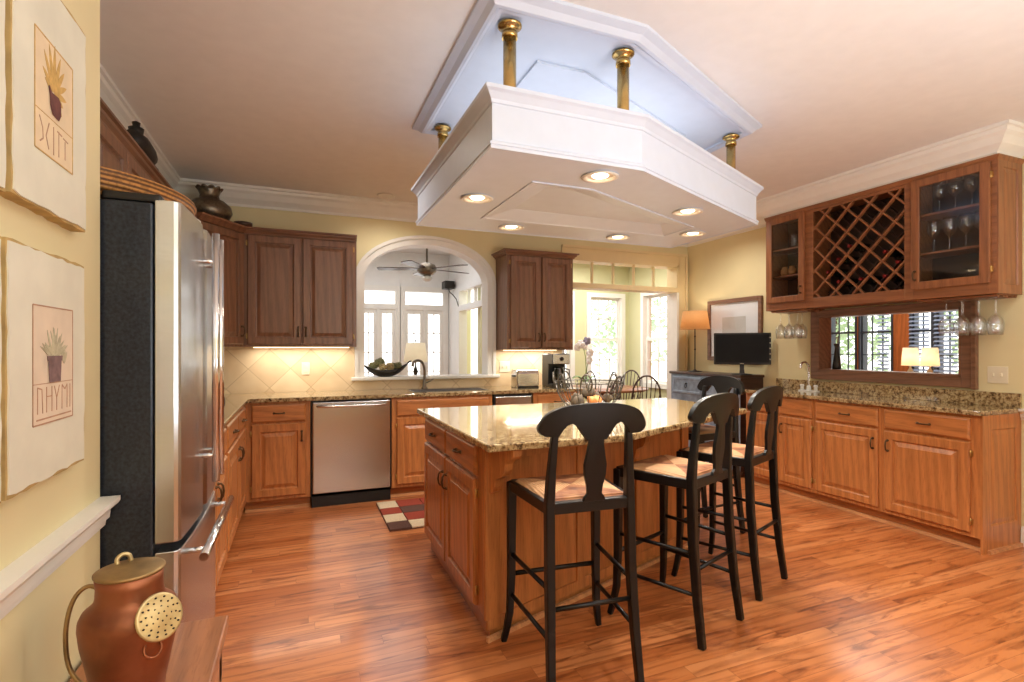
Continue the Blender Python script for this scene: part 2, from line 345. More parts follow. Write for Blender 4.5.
# ------------------------------------------------------------------ mesh helpers
class B:
    def __init__(s): s.v = []; s.f = []; s.mi = []; s.sm = []
    def add(s, vs, fs, mi=0, smooth=False):
        o = len(s.v); s.v += [tuple(p) for p in vs]
        for f in fs: s.f.append([i + o for i in f]); s.mi.append(mi); s.sm.append(smooth)
        return s
    def box(s, x0, x1, y0, y1, z0, z1, mi=0):
        vs = [(x, y, z) for z in (z0, z1) for y in (y0, y1) for x in (x0, x1)]
        return s.add(vs, [(0, 2, 3, 1), (4, 5, 7, 6), (0, 1, 5, 4), (2, 6, 7, 3), (0, 4, 6, 2), (1, 3, 7, 5)], mi)
    def prism(s, poly, z0, z1, mi=0, T=None, smooth=False):
        n = len(poly); vs = [(x, y, z0) for x, y in poly] + [(x, y, z1) for x, y in poly]
        if T: vs = [T(*p) for p in vs]
        return s.add(vs, [tuple(range(n))[::-1], tuple(range(n, 2 * n))] + [(i, (i + 1) % n, n + (i + 1) % n, n + i) for i in range(n)], mi, smooth)
    def lathe(s, prof, n=28, c=(0, 0, 0), mi=0, smooth=True, T=None):
        vs = []
        for r, z in prof:
            for k in range(n):
                a = 2 * PI * k / n; vs.append((c[0] + r * math.cos(a), c[1] + r * math.sin(a), c[2] + z))
        fs = []
        for j in range(len(prof) - 1):
            for k in range(n):
                fs.append((j * n + k, j * n + (k + 1) % n, (j + 1) * n + (k + 1) % n, (j + 1) * n + k))
        if T: vs = [T(Vector(p)) for p in vs]
        s.add(vs, fs, mi, smooth)
        ends = []
        if prof[0][0] > 1e-5: ends.append(tuple(range(n))[::-1])
        if prof[-1][0] > 1e-5: ends.append(tuple(range((len(prof) - 1) * n, len(prof) * n)))
        if ends:
            o = len(s.v) - len(vs)
            for f in ends: s.f.append([i + o for i in f]); s.mi.append(mi); s.sm.append(False)
        return s
    def sweep(s, pts, rad, n=8, mi=0, closed=False, rect=None, up=(0, 0, 1), smooth=True):
        """round tube (rad: number or list) or rectangular bar (rect: list/one of (a,b)) along pts"""
        P = [Vector(p) for p in pts]; m = len(P); rings = []
        prev = None
        for i in range(m):
            if closed: t = P[(i + 1) % m] - P[i - 1]
            elif i == 0: t = P[1] - P[0]
            elif i == m - 1: t = P[-1] - P[-2]
            else: t = (P[i + 1] - P[i]).normalized() + (P[i] - P[i - 1]).normalized()
            t.normalize()
            u = Vector(up) if prev is None else prev
            if abs(t.dot(u)) > .98: u = Vector((1, 0, 0)) if abs(t.x) < .9 else Vector((0, 1, 0))
            a = t.cross(u).normalized(); bb = a.cross(t).normalized()
            if rect is None: prev = bb
            if rect is not None:
                wa, wb = rect[i] if isinstance(rect, list) else rect
                rings.append([P[i] + a * sx * wa / 2 + bb * sy * wb / 2 for sx, sy in ((-1, -1), (1, -1), (1, 1), (-1, 1))])
            else:
                r = rad[i] if isinstance(rad, (list, tuple)) else rad
                rings.append([P[i] + a * r * math.cos(2 * PI * k / n) + bb * r * math.sin(2 * PI * k / n) for k in range(n)])
        q = len(rings[0]); vs = [p for r in rings for p in r]; fs = []
        for i in range(m if closed else m - 1):
            j = (i + 1) % m
            for k in range(q): fs.append((i * q + k, i * q + (k + 1) % q, j * q + (k + 1) % q, j * q + k))
        s.add(vs, fs, mi, smooth and rect is None)
        if not closed:
            o = len(s.v) - len(vs)
            for f in (tuple(range(q))[::-1], tuple(range((m - 1) * q, m * q))):
                s.f.append([i + o for i in f]); s.mi.append(mi); s.sm.append(False)
        return s
    def rings(s, R_, mi=0, cap=True):
        """nested rectangle rings (x0,x1,z0,z1,y) joined in order, first one capped behind, last one filled"""
        vs = []; fs = []
        for x0, x1, z0, z1, y in R_: vs += [(x0, y, z0), (x1, y, z0), (x1, y, z1), (x0, y, z1)]
        for i in range(len(R_) - 1):
            for k in range(4): fs.append((4 * i + k, 4 * i + (k + 1) % 4, 4 * i + 4 + (k + 1) % 4, 4 * i + 4 + k))
        if cap:
            fs.append((3, 2, 1, 0)); n = 4 * (len(R_) - 1); fs.append((n, n + 1, n + 2, n + 3))
        return s.add(vs, fs, mi)
    def ball(s, c, r, n=12, sq=1.0, mi=0):
        prof = [(r * math.sin(PI * i / n), -r * sq * math.cos(PI * i / n)) for i in range(n + 1)]
        prof[0] = (0, prof[0][1]); prof[-1] = (0, prof[-1][1])
        return s.lathe(prof, 2 * n, c, mi)
    def extrude_profile(s, prof, p0, p1, out, mi=0, m0=0, m1=0):
        """profile [(d outwards, z)] extruded from p0 to p1 along a wall, out = unit vector; m0/m1 mitre: shift along run per outward unit"""
        p0 = Vector(p0); p1 = Vector(p1); o = Vector(out); t = (p1 - p0).normalized(); n = len(prof)
        vs = [p0 + o * d + t * (-m0 * d) + Vector((0, 0, z)) for d, z in prof] + [p1 + o * d + t * (m1 * d) + Vector((0, 0, z)) for d, z in prof]
        return s.add(vs, [(i, (i + 1) % n, n + (i + 1) % n, n + i) for i in range(n)] + [tuple(range(n))[::-1], tuple(range(n, 2 * n))], mi)

def smooth(pts, k=6):
    P = [Vector(p) for p in pts]; P = [2 * P[0] - P[1]] + P + [2 * P[-1] - P[-2]]; out = []
    for i in range(1, len(P) - 2):
        for j in range(k):
            t = j / k; a, b_, c, d = P[i - 1:i + 3]
            out.append(.5 * (2 * b_ + (c - a) * t + (2 * a - 5 * b_ + 4 * c - d) * t * t + (3 * b_ - a - 3 * c + d) * t ** 3))
    return out + [P[-2]]
def mesh(name, b, mats):
    me = D.meshes.new(name); me.from_pydata([tuple(p) for p in b.v], [], b.f)
    if not isinstance(mats, (list, tuple)): mats = [mats]
    for m_ in mats: me.materials.append(m_)
    me.polygons.foreach_set('material_index', b.mi); me.polygons.foreach_set('use_smooth', b.sm)
    bm = bmesh.new(); bm.from_mesh(me); bmesh.ops.remove_doubles(bm, verts=bm.verts, dist=1e-6)
    bmesh.ops.recalc_face_normals(bm, faces=bm.faces); bm.to_mesh(me); bm.free()
    return me
def obj(name, b, mats, parent=None, loc=(0, 0, 0), rotz=0, bevel=0, seg=2, rot=None):
    o = D.objects.new(name, mesh(name, b, mats)); COL.objects.link(o)
    o.location = loc; o.rotation_euler = rot or (0, 0, rotz); o.parent = parent
    if bevel:
        md = o.modifiers.new('bevel', 'BEVEL'); md.width = bevel; md.segments = seg; md.limit_method = 'ANGLE'; md.angle_limit = R(40)
    return o
def thing(name, label, cat, loc=(0, 0, 0), rotz=0, group=None, rot=None):
    o = D.objects.new(name, None); COL.objects.link(o); o.empty_display_size = .1
    o.location = loc; o.rotation_euler = rot or (0, 0, rotz); o['label'] = label; o['category'] = cat
    if group: o['group'] = group
    return o
def tag(o, label, cat, group=None):
    o['label'] = label; o['category'] = cat
    if group: o['group'] = group
    return o
def struct(name, b, mats, parent=None, **k):
    o = obj(name, b, mats, parent, **k)
    if parent is None: o['kind'] = 'structure'
    return o
def dup(root, loc, rotz=None, label=None, group=None):
    def cp(o, par):
        c = o.copy(); COL.objects.link(c); c.parent = par
        for ch in list(o.children): cp(ch, c)
        return c
    r = cp(root, None); r.location = loc
    if rotz is not None: r.rotation_euler = (0, 0, rotz)
    if label: r['label'] = label
    if group: r['group'] = group
    return r

# ================================================================== SETTING
CZ = 2.73; WY = 5.2; RX = 4.46; LX = -1.04; NX = -.5
b = B(); b.box(-4, 9.5, -3, 10, -.1, 0); struct('floor', b, M['floor'])
b = B(); b.box(-1.2, 4.66, -2.2, 5.35, CZ, CZ + .12); struct('ceiling', b, M['ceiling'])
b = B(); b.box(-1.2, LX, 1.735, 5.35, 0, CZ); b.box(LX, NX, 1.6, 1.735, 0, CZ); b.box(NX - .14, NX, -2.2, 1.6, 0, CZ)
struct('wall_left', b, M['cream'])
# back wall with arched pass-through and cased opening
AX0, AX1, ASP, ARISE, SILL = .567, 1.84, 1.985, .375, 1.035
OX0, OX1, OZ = 2.70, 4.31, 2.33
b = B()
y0, y1 = WY, WY + .15
b.box(-1.2, AX0, y0, y1, 0, CZ); b.box(AX1, OX0, y0, y1, 0, CZ); b.box(AX0, AX1, y0, y1, 0, SILL - .02)
b.box(OX0, OX1, y0, y1, OZ, CZ); b.box(OX1, 5.4, y0, y1, 0, CZ)
def arch(n=28, x0=AX0, x1=AX1, zs=ASP, rise=ARISE):
    c, h = (x0 + x1) / 2, (x1 - x0) / 2
    return [(c - h * math.cos(PI * i / n), zs + rise * math.sin(PI * i / n)) for i in range(n + 1)]
A = arch()
for (xa, za), (xb, zb) in zip(A, A[1:]):
    vs = [(xa, y, z) for y in (y0, y1) for z in (za, CZ)] + [(xb, y, z) for y in (y0, y1) for z in (zb, CZ)]
    b.add(vs, [(0, 4, 5, 1), (2, 3, 7, 6), (0, 2, 6, 4), (1, 5, 7, 3)])
struct('wall_back', b, M['cream'])
b = B(); WZ0, WZ1, WYA, WYB = 1.105, 1.615, 2.285, 3.425
b.box(RX, RX + .14, -2.2, WYA, 0, CZ); b.box(RX, RX + .14, WYB, WY, 0, CZ); b.box(RX, RX + .14, WYA, WYB, 0, WZ0); b.box(RX, RX + .14, WYA, WYB, WZ1, CZ)
struct('wall_right', b, M['cream'])
b = B(); RW = (.9, 3.1, .85, 2.25); yr0, yr1 = -2.32, -2.2
b.box(-.64, RW[0], yr0, yr1, 0, CZ); b.box(RW[1], RX + .14, yr0, yr1, 0, CZ); b.box(RW[0], RW[1], yr0, yr1, 0, RW[2]); b.box(RW[0], RW[1], yr0, yr1, RW[3], CZ)
struct('added_rear_wall', b, M['cream'])  # unseen wall added to cut the daylight from behind the camera
b = B()
for x in (RW[0], (RW[0] + RW[1]) / 2 - .03, RW[1] - .06): b.box(x, x + .06, yr1 - .09, yr1 + .02, RW[2], RW[3])
b.box(RW[0] - .05, RW[1] + .05, yr1, yr1 + .03, RW[2] - .07, RW[2]); b.box(RW[0] - .05, RW[1] + .05, yr1, yr1 + .03, RW[3], RW[3] + .07)
o = struct('window_9', b, M['white']); b = B(); b.box(RW[0], RW[1], yr1 - .06, yr1 - .056, RW[2], RW[3]); obj('pane', b, M['glass'], o)  # invented rear opening, letting in part of the daylight
# arch casing
b = B()
def casing(inner, outer, yf, yb):
    n = len(inner); vs = []
    for P_ in (inner, outer):
        vs += [(x, yf, z) for x, z in P_] + [(x, yb, z) for x, z in P_]
    fs = []
    for i in range(n - 1):
        fs += [(i, i + 1, 2 * n + i + 1, 2 * n + i), (i, n + i, n + i + 1, i + 1), (2 * n + i, 2 * n + i + 1, 3 * n + i + 1, 3 * n + i)]
    b.add(vs, fs)
full = lambda d: [(AX0 - d, SILL)] + arch(28, AX0 - d, AX1 + d, ASP, ARISE + d) + [(AX1 + d, SILL)]
casing(full(-.012), full(.055), WY - .022, WY + .17); casing(full(.045), full(.078), WY - .034, WY)
struct('trim_arch', b, M['white'])
b = B(); b.box(AX0 - .11, AX1 + .11, WY - .07, WY + .2, SILL - .03, SILL); struct('trim_sill', b, M['white'], bevel=.006)
# cased opening with transom
b = B()
b.box(OX1, OX1 + .11, WY - .025, WY, 0, OZ + .13); b.box(OX0 - .10, OX0, WY - .025, WY, 0, 2.2); b.box(OX0, OX1, WY - .025, WY, OZ, OZ + .13)
b.box(OX0, OX1 + .125, WY - .045, WY, OZ + .105, OZ + .135); b.box(OX1 + .09, OX1 + .125, WY - .04, WY, 0, OZ + .105)
b2 = B(); b2.box(OX0, OX0 + .03, WY - .0251, WY + .17, 0, 1.994); b2.box(OX1 - .03, OX1, WY - .0251, WY + .17, 0, 1.994); struct('trim_jamb', b2, M['white'])
b.box(OX0, OX0 + .03, WY - .025, WY + .17, 2.053, OZ); b.box(OX1 - .03, OX1, WY - .025, WY + .17, 2.053, OZ); b.box(OX0, OX1, WY - .025, WY + .17, OZ - .03, OZ)
b.box(OX0, OX1, WY - .03, WY + .17, 1.995, 2.052)
for x in (2.84, 3.125, 3.41, 3.695, 3.98): b.box(x - .01, x + .01, WY + .03, WY + .07, 2.05, OZ - .03)
o = struct('trim_opening', b, pm('cream_casing_paint', (232, 212, 166), .45, 0, .02), bevel=.004)
b = B(); b.box(OX0 + .03, OX1 - .03, WY + .048, WY + .052, 2.05, OZ - .03); obj('pane', b, M['glass'], o)
# crown moulding
CR = [(0, 0), (.014, 0), (.016, .02), (.03, .035), (.06, .06), (.085, .1), (.105, .118), (.11, .14), (.125, .145), (.125, .165), (0, .165)]
def cr(z): return [(d, zz + z) for d, zz in CR]
b = B(); b.extrude_profile(cr(CZ - .165), (LX, WY, 0), (RX, WY, 0), (0, -1, 0)); struct('trim_crown_back', b, M['white'])
b = B(); b.extrude_profile(cr(CZ - .165), (LX, 1.735, 0), (LX, WY, 0), (1, 0, 0)); struct('trim_crown_left', b, M['white'])
UF, UY0, UY1, UZ0, UZ1 = 4.18, 1.96, 3.77, 1.67, 2.565
b = B()
b.box(UF + .01, RX, UY0 + .01, UY1, UZ1 + .001, CZ)
b.extrude_profile(cr(CZ - .165), (UF + .01, UY1 + .0, 0), (UF + .01, UY0 + .01, 0), (-1, 0, 0), m0=1, m1=1)
b.extrude_profile(cr(CZ - .165), (UF + .01, UY0 + .01, 0), (RX, UY0 + .01, 0), (0, -1, 0), m0=1)
b.extrude_profile(cr(CZ - .165), (RX, UY1, 0), (UF + .01, UY1, 0), (0, 1, 0), m1=1)
b.extrude_profile(cr(CZ - .165), (RX, WY, 0), (RX, UY1, 0), (-1, 0, 0))
struct('trim_crown_right', b, M['white'])
# chair rail on the near wall
RAIL = [(0, .835), (.012, .835), (.014, .85), (.022, .855), (.024, .875), (.03, .888), (.042, .893), (.046, .900), (.046, .912), (0, .912)]
b = B(); b.extrude_profile(RAIL, (NX, -2.2, 0), (NX, 1.735, 0), (1, 0, 0)); struct('trim_rail_left', b, M['white'])
b = B(); b.extrude_profile(RAIL, (RX, 1.955, 0), (RX, -2.2, 0), (-1, 0, 0)); struct('trim_rail_right', b, M['white'])
BASEP = [(0, 0), (.018, 0), (.018, .1), (.012, .115), (.008, .13), (0, .13)]
b = B(); b.extrude_profile(BASEP, (RX, 1.955, 0), (RX, -2.2, 0), (-1, 0, 0)); struct('baseboard_right', b, M['white'])
b = B(); b.extrude_profile(BASEP, (NX, -2.2, 0), (NX, 1.735, 0), (1, 0, 0)); struct('baseboard_left', b, M['white'])
# backsplash tile
b = B(); b.box(LX + .012, AX0 - .08, WY - .012, WY, .914, 1.33); b.box(AX0 - .08, AX1 + .08, WY - .012, WY, .914, 1.005); b.box(AX1 + .08, OX0 - .10, WY - .012, WY, .914, 1.30)
b.box(LX, LX + .012, 2.45, WY - .0121, .914, 1.32)
struct('wall_backsplash', b, M['tile'])

# ceiling panel above the hanging light box (pentagon following the box)
PENT = [(.70, 1.93), (1.405, 1.93), (2.69, 2.50), (2.69, 3.32), (.70, 3.32)]
def inset(poly, d):
    n = len(poly); out = []
    for i in range(n):
        p0, p1, p2 = Vector(poly[i - 1]), Vector(poly[i]), Vector(poly[(i + 1) % n])
        a = (p1 - p0).normalized(); c = (p2 - p1).normalized()
        na = Vector((-a.y, a.x)); nc = Vector((-c.y, c.x)); k = 1 + na.dot(nc)
        q = p1 + (na + nc) / k * d; out.append((q.x, q.y))
    return out
def ringwall(b, loops, mi=0, closed=True):
    """loops of (poly, z): skins consecutive pentagon loops"""
    n = len(loops[0][0]); vs = [(x, y, z) for P_, z in loops for x, y in P_]; fs = []
    for j in range(len(loops) - (0 if closed else 1)):
        k = (j + 1) % len(loops)
        for i in range(n): fs.append((j * n + i, j * n + (i + 1) % n, k * n + (i + 1) % n, k * n + i))
    b.add(vs, fs, mi)
b = B(); b.prism(inset(PENT, .06), CZ - .03, CZ)
ringwall(b, [(inset(PENT, -.03), CZ), (inset(PENT, -.03), CZ - .015), (inset(PENT, .0), CZ - .03), (inset(PENT, .02), CZ - .05), (inset(PENT, .035), CZ - .052), (inset(PENT, .05), CZ - .044), (inset(PENT, .07), CZ - .044), (inset(PENT, .07), CZ)])
b.prism(inset(PENT, .36), CZ - .042, CZ - .03)
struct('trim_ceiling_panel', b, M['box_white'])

# ================================================================== LIGHT BOX
t = thing('hanging_light_box', 'big white five-sided light box hung above the island on brass posts', 'light box', (1.7, 2.6, 2.10))
def off(P_): return [(x - 1.7, y - 2.6) for x, y in P_]
b = B(); P0 = off(PENT); IN = inset(P0, .33)
ringwall(b, [(IN, 0), (P0, 0), (P0, .008), (inset(P0, -.012), .012), (inset(P0, -.012), .022), (P0, .03), (P0, .19), (inset(P0, .09), .19), (inset(P0, .09), .05), (IN, .05)])
b2 = B(); ringwall(b2, [(inset(P0, -.008), -.004), (inset(P0, -.008), .012), (inset(P0, .006), .012), (inset(P0, .006), -.004)])
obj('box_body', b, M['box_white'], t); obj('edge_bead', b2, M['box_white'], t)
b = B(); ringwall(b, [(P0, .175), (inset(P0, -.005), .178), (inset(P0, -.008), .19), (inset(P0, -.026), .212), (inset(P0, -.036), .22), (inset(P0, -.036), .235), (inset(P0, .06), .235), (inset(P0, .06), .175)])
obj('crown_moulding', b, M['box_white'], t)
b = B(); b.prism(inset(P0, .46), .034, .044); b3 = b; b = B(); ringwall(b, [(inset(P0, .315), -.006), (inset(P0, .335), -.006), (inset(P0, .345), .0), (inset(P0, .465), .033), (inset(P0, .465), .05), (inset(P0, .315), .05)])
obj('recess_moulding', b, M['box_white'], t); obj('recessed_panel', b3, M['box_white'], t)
for x, y in [(.83, 2.07), (1.40, 2.07), (.83, 3.19), (2.6, 2.62)]:
    b = B(); x -= 1.7; y -= 2.6
    b.lathe([(.028, .0), (.028, .585)], 20, (x, y, .03 - .0))
    po = obj('brass_post', b, M['brass'], t)
    b = B(); b.lathe([(.034, .53), (.034, .55), (.03, .556), (.03, .566), (.045, .574), (.052, .58), (.052, .586), (.0, .586)], 24, (x, y, 0)); obj('flange', b, M['brass'], po)
    b = B(); b.lathe([(.028, .236), (.042, .236), (.042, .243), (.028, .252)], 24, (x, y, 0)); obj('foot_ring', b, M['brass'], po)
for x, y in CANS:
    b = B(); b.lathe([(.072, -.001), (.085, -.008), (.072, -.012), (.062, -.008), (.05, .025), (.05, .03)], 28, (x - 1.7, y - 2.6, 0))
    c = obj('can_light', b, pm('can_trim_white', (240, 236, 226), .35), t)
    b = B(); b.lathe([(0, -.004), (.03, -.006), (.046, .004), (.05, .012), (0, .012)], 24, (x - 1.7, y - 2.6, 0)); obj('bulb', b, M['bulb'], c)
t = thing('recessed_ceiling_light', 'small round recessed ceiling light beyond the white hanging box', 'ceiling light', (.743, 4.926, CZ))
b = B(); b.lathe([(.07, 0), (.082, -.006), (.07, -.01), (.055, -.004)], 28); obj('trim_ring', b, M['white'], t)
b = B(); b.lathe([(0, -.003), (.054, -.003)], 24); obj('bulb', b, M['bulb'], t)

# ================================================================== CABINETS
def pull(parent, x, z, vert, y=-.021, L=.075):
    b = B(); h = L / 2
    T = (lambda a, o: (x, y - o, z + a)) if vert else (lambda a, o: (x + a, y - o, z))
    b.sweep([T(-h, 0), T(-h, .016), T(-h * .7, .024), T(0, .028), T(h * .7, .024), T(h, .016), T(h, 0)], [.006, .005, .005, .0055, .005, .005, .006], 8)
    for s_ in (-h, h):
        p = T(s_, .001); b.ball(p, .010, 6, .9)
    return obj('handle', b, M['bronze'], parent)
def hinge(parent, x, z):
    b = B(); b.lathe([(.0, -.024), (.005, -.02), (.005, .02), (0, .024)], 10, (x, -.012, z)); b.box(x - .008, x + .008, -.006, 0, z - .018, z + .018)
    return obj('hinge', b, M['hinge'], parent)
def door(parent, x0, x1, z0, z1, wmat, hx=None, hz=None, hinges=None, st=.058, th=.023):
    b = B(); W, H = x1 - x0, z1 - z0
    r = [(0, W, 0, H, 0), (0, W, 0, H, -th * .6)]
    for d, y in ((.007, -th), (st, -th), (st + .003, -th + .004), (st + .006, -th + .013), (st + .014, -th + .014), (st + .04, -th + .003), (st + .042, -th + .0005)):
        r.append((d, W - d, d, H - d, y))
    b.rings(r)
    o = obj('door', b, wmat, parent, (x0, 0, z0))
    if hx is not None: pull(o, hx - x0, hz - z0, True, -th)
    if hinges is not None:
        for z in (.07, H - .07): hinge(o, hinges - x0, z)
    return o
def drawer(parent, x0, x1, z0, z1, wmat, th=.02, handle=True):
    b = B(); W, H = x1 - x0, z1 - z0
    b.rings([(0, W, 0, H, 0), (0, W, 0, H, -th * .55), (.006, W - .006, .006, H - .006, -th * .85), (.012, W - .012, .012, H - .012, -th)])
    o = obj('drawer', b, wmat, parent, (x0, 0, z0))
    if handle: pull(o, W / 2, H / 2, False, -th)
    return o
TOPZ = .882
def base_cab(name, label, loc, rotz, W, depth=.58, drawers=1, doors=1, wm='oak', handle_side=None, nodrawerpull=False, group=None, endpanel=None, lead=(.03, .03)):
    """local x along the front, front at y=0 facing -y"""
    t = thing(name, label, 'cabinet', loc, rotz, group)
    v, hm = M[wm + '_z'], M[wm + '_x']
    b = B(); b.box(0, W, 0, depth, .095, TOPZ); obj('carcass', b, v, t, bevel=.002)
    b = B(); b.box(0.0, W, .07, depth, 0, .095); obj('toe_kick', b, hm, t)
    b = B(); b.box(0, W, .052, .0695, 0, .022); obj('shoe_moulding', b, M['shoe_x'], t)
    l, r = lead; n = max(doors, 1); xs = [l + (W - l - r) * i / drawers for i in range(drawers + 1)]
    for i in range(drawers): drawer(t, xs[i] + .006, xs[i + 1] - .006, .722, .862, hm, handle=not nodrawerpull)
    xs = [l + (W - l - r) * i / n for i in range(n + 1)]
    for i in range(doors):
        a, c = xs[i] + .006, xs[i + 1] - .006
        side = handle_side if doors == 1 else ('r' if i == 0 else 'l')
        hx = c - .03 if side == 'r' else a + .03
        door(t, a, c, .125, .705, v, hx, .60, a - .004 if side == 'r' else c + .004)
    if endpanel is not None:  # panel on the side at local x = W
        b = B()
        bb = B(); bb.rings([(0, depth, 0, TOPZ, 0), (0, depth, 0, TOPZ, -.012), (.09, depth - .05, .17, TOPZ - .09, -.012), (.10, depth - .06, .18, TOPZ - .10, -.004), (.13, depth - .09, .21, TOPZ - .13, -.010)])
        bb.v = [(W - p[1], p[0], p[2]) for p in bb.v]
        obj('end_panel', bb, v, t)
        bb = B(); bb.box(W, W + .03, .052, depth, 0, .022); obj('shoe_moulding', bb, M['shoe_x'], t)
    return t
# back run, front at y = 4.615
BF = 4.615; BD = WY - BF - .015
base_cab('base_cabinet', 'honey oak base cabinet between the corner and the steel dishwasher', (-.40, BF, 0), 0, .485, BD, handle_side='r', lead=(.045, .03))
base_cab('base_cabinet', 'wide oak sink cabinet between dishwasher and island corner, under the faucet', (.745, BF, 0), 0, .93, BD, 1, 2, nodrawerpull=True, lead=(.035, .03))
base_cab('base_cabinet', 'honey oak base cabinet below the coffee maker, beside the steel compactor', (2.095, BF, 0), 0, .525, BD, 1, 2)
# left run, front at x = -.40 facing +x
LF = -.40; LD = .62
base_cab('base_cabinet', 'honey oak base cabinet right behind the fridge, along the side wall', (LF, 2.46, 0), PI / 2, .95, LD, 1, 2)
base_cab('base_cabinet', 'honey oak drawer cabinet in the inner corner between fridge and back run', (LF, 3.41, 0), PI / 2, 1.19, LD, 2, 2, lead=(.03, .09))
# right bar run, front at x = 4.02 facing -x
RF = 4.02; RD = RX - RF - .002
for y, W, side, lab, ep in [(3.86, .37, 'r', 'narrow oak bar cabinet beyond the stools, next to the blue chest', None), (3.49, .36, 'l', 'oak bar cabinet second from the blue chest, below the bar faucet', None),
                            (3.13, .55, 'r', 'middle oak bar cabinet under the window in the bar wall', None), (2.58, .61, 'l', 'oak bar cabinet at the panelled near end of the bar', 1)]:
    base_cab('bar_cabinet', lab, (RF, y, 0), -PI / 2, W, RD, 1, 1, handle_side=side, endpanel=ep, nodrawerpull=(W < .4), lead=(.02, .045) if ep else (.015, .015))
# worktops
b = B(); e = .03
b.prism([(LX, 2.45), (LF + e, 2.45), (LF + e, BF - e), (2.63, BF - e), (2.63, WY - .013), (LX, WY - .013)], TOPZ, .914)
SINK = (.98, 1.66, 4.72, 5.06)
tag(obj('worktop', b, M['granite'], bevel=.006), 'brown speckled granite worktop in an L along fridge and sink walls', 'worktop')
b = B(); b.prism([(RF - .03, 3.88), (RF - .03, 1.955), (RX, 1.955), (RX, 3.88)], TOPZ, .914)
tw = obj('bar_worktop', b, M['granite'], bevel=.006); tag(tw, 'speckled granite worktop on the oak bar cabinets', 'worktop')
b = B(); b.box(RX - .022, RX, 1.955, 3.88, .914, 1.012); obj('upstand', b, M['granite'], tw, bevel=.003)
# dishwasher
t = thing('dishwasher', 'stainless steel dishwasher with bar handle and black kick plate', 'dishwasher', (.09, BF, 0))
b = B(); b.box(.0, .65, 0, .5, .09, TOPZ); obj('body', b, M['rubber'], t)
b = B(); b.box(.012, .638, -.03, 0, .115, .868); obj('door', b, M['steel'], t, bevel=.008)
b = B(); b.sweep([(.05, -.03, .835), (.06, -.06, .835), (.11, -.07, .835), (.325, -.075, .835), (.54, -.07, .835), (.59, -.06, .835), (.6, -.03, .835)], .011, 10); obj('handle', b, M['steel_h'], t)
b = B(); b.box(.005, .645, .0, .04, .0, .112); obj('kick_plate', b, M['rubber'], t)
# compactor
t = thing('trash_compactor', 'narrow stainless compactor between the sink cabinet and the coffee maker cabinet', 'compactor', (1.69, BF, 0))
b = B(); b.box(0, .39, 0, .5, .0, TOPZ); obj('body', b, M['rubber'], t)
b = B(); b.box(.012, .378, -.025, 0, .11, .72); obj('drawer', b, M['steel'], t, bevel=.006)
b = B(); b.box(.012, .378, -.025, 0, .73, .858); obj('control_panel', b, M['steel'], t, bevel=.006)
# sink basin (undermount) and faucet
t = thing('sink', 'dark undermount sink set in the granite below the arched opening', 'sink', (1.32, 4.89, .914))
b = B(); x0, x1, y0, y1 = -.36, .36, -.17, .17
ringwall(b, [([(x0, y0), (x1, y0), (x1, y1), (x0, y1)], .0012), ([(x0 + .012, y0 + .012), (x1 - .012, y0 + .012), (x1 - .012, y1 - .012), (x0 + .012, y1 - .012)], .0016)], closed=False)
obj('rim', b, M['steel'], t)
b = B(); b.prism([(x0 + .012, y0 + .012), (x1 - .012, y0 + .012), (x1 - .012, y1 - .012), (x0 + .012, y1 - .012)], .0004, .001); obj('basin', b, M['iron'], t)
t = thing('faucet', 'gooseneck kitchen faucet below the arched opening', 'faucet', (1.14, 5.09, .914))
b = B(); b.lathe([(.03, 0), (.03, .012), (.02, .02), (.018, .075), (.014, .09), (0, .09)], 20); obj('base', b, M['pewter'], t)
b = B(); b.sweep(smooth([(0, 0, .08), (0, 0, .16), (-.006, -.005, .215), (-.03, -.02, .262), (-.07, -.05, .28), (-.115, -.08, .272), (-.135, -.095, .25), (-.138, -.098, .225)]), .0125, 10); obj('spout', b, M['pewter'], t)
b = B(); b.sweep([(.018, 0, .06), (.05, -.01, .075), (.085, -.012, .095)], [.007, .006, .005], 8); obj('lever', b, M['pewter'], t)

# upper cabinets
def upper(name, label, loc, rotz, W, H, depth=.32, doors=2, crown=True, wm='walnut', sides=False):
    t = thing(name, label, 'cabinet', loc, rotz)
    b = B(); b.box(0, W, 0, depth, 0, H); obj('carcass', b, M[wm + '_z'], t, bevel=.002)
    xs = [.025 + (W - .05) * i / doors for i in range(doors + 1)]
    for i in range(doors):
        a, c = xs[i] + .005, xs[i + 1] - .005; rgt = (i % 2 == 0) and doors > 1
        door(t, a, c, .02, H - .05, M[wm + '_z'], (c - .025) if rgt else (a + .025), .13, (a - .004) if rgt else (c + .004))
    if crown:
        b = B(); pr = [(0, 0), (.01, 0), (.014, .012), (.03, .024), (.034, .036), (.05, .04), (.05, .052), (0, .052)]
        pr = [(d, z + H - .045) for d, z in pr]
        b.extrude_profile(pr, (0, 0, 0), (W, 0, 0), (0, -1, 0), m0=1 if sides else 0, m1=1 if sides else 0)
        if sides:
            b.extrude_profile(pr, (0, depth, 0), (0, 0, 0), (-1, 0, 0), m1=1); b.extrude_profile(pr, (W, 0, 0), (W, depth, 0), (1, 0, 0), m0=1)
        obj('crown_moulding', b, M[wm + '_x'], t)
    return t
UB = 4.87; UD = WY - UB - .002
upper('wall_cabinet', 'shade-darkened oak wall cabinet between the corner and the arched opening', (-.43, UB, 1.325), 0, .905, .985, UD)
upper('wall_cabinet', 'shade-darkened oak wall cabinet hung above toaster and coffee maker', (1.925, UB, 1.295), 0, .745, 1.0, UD, sides=True)
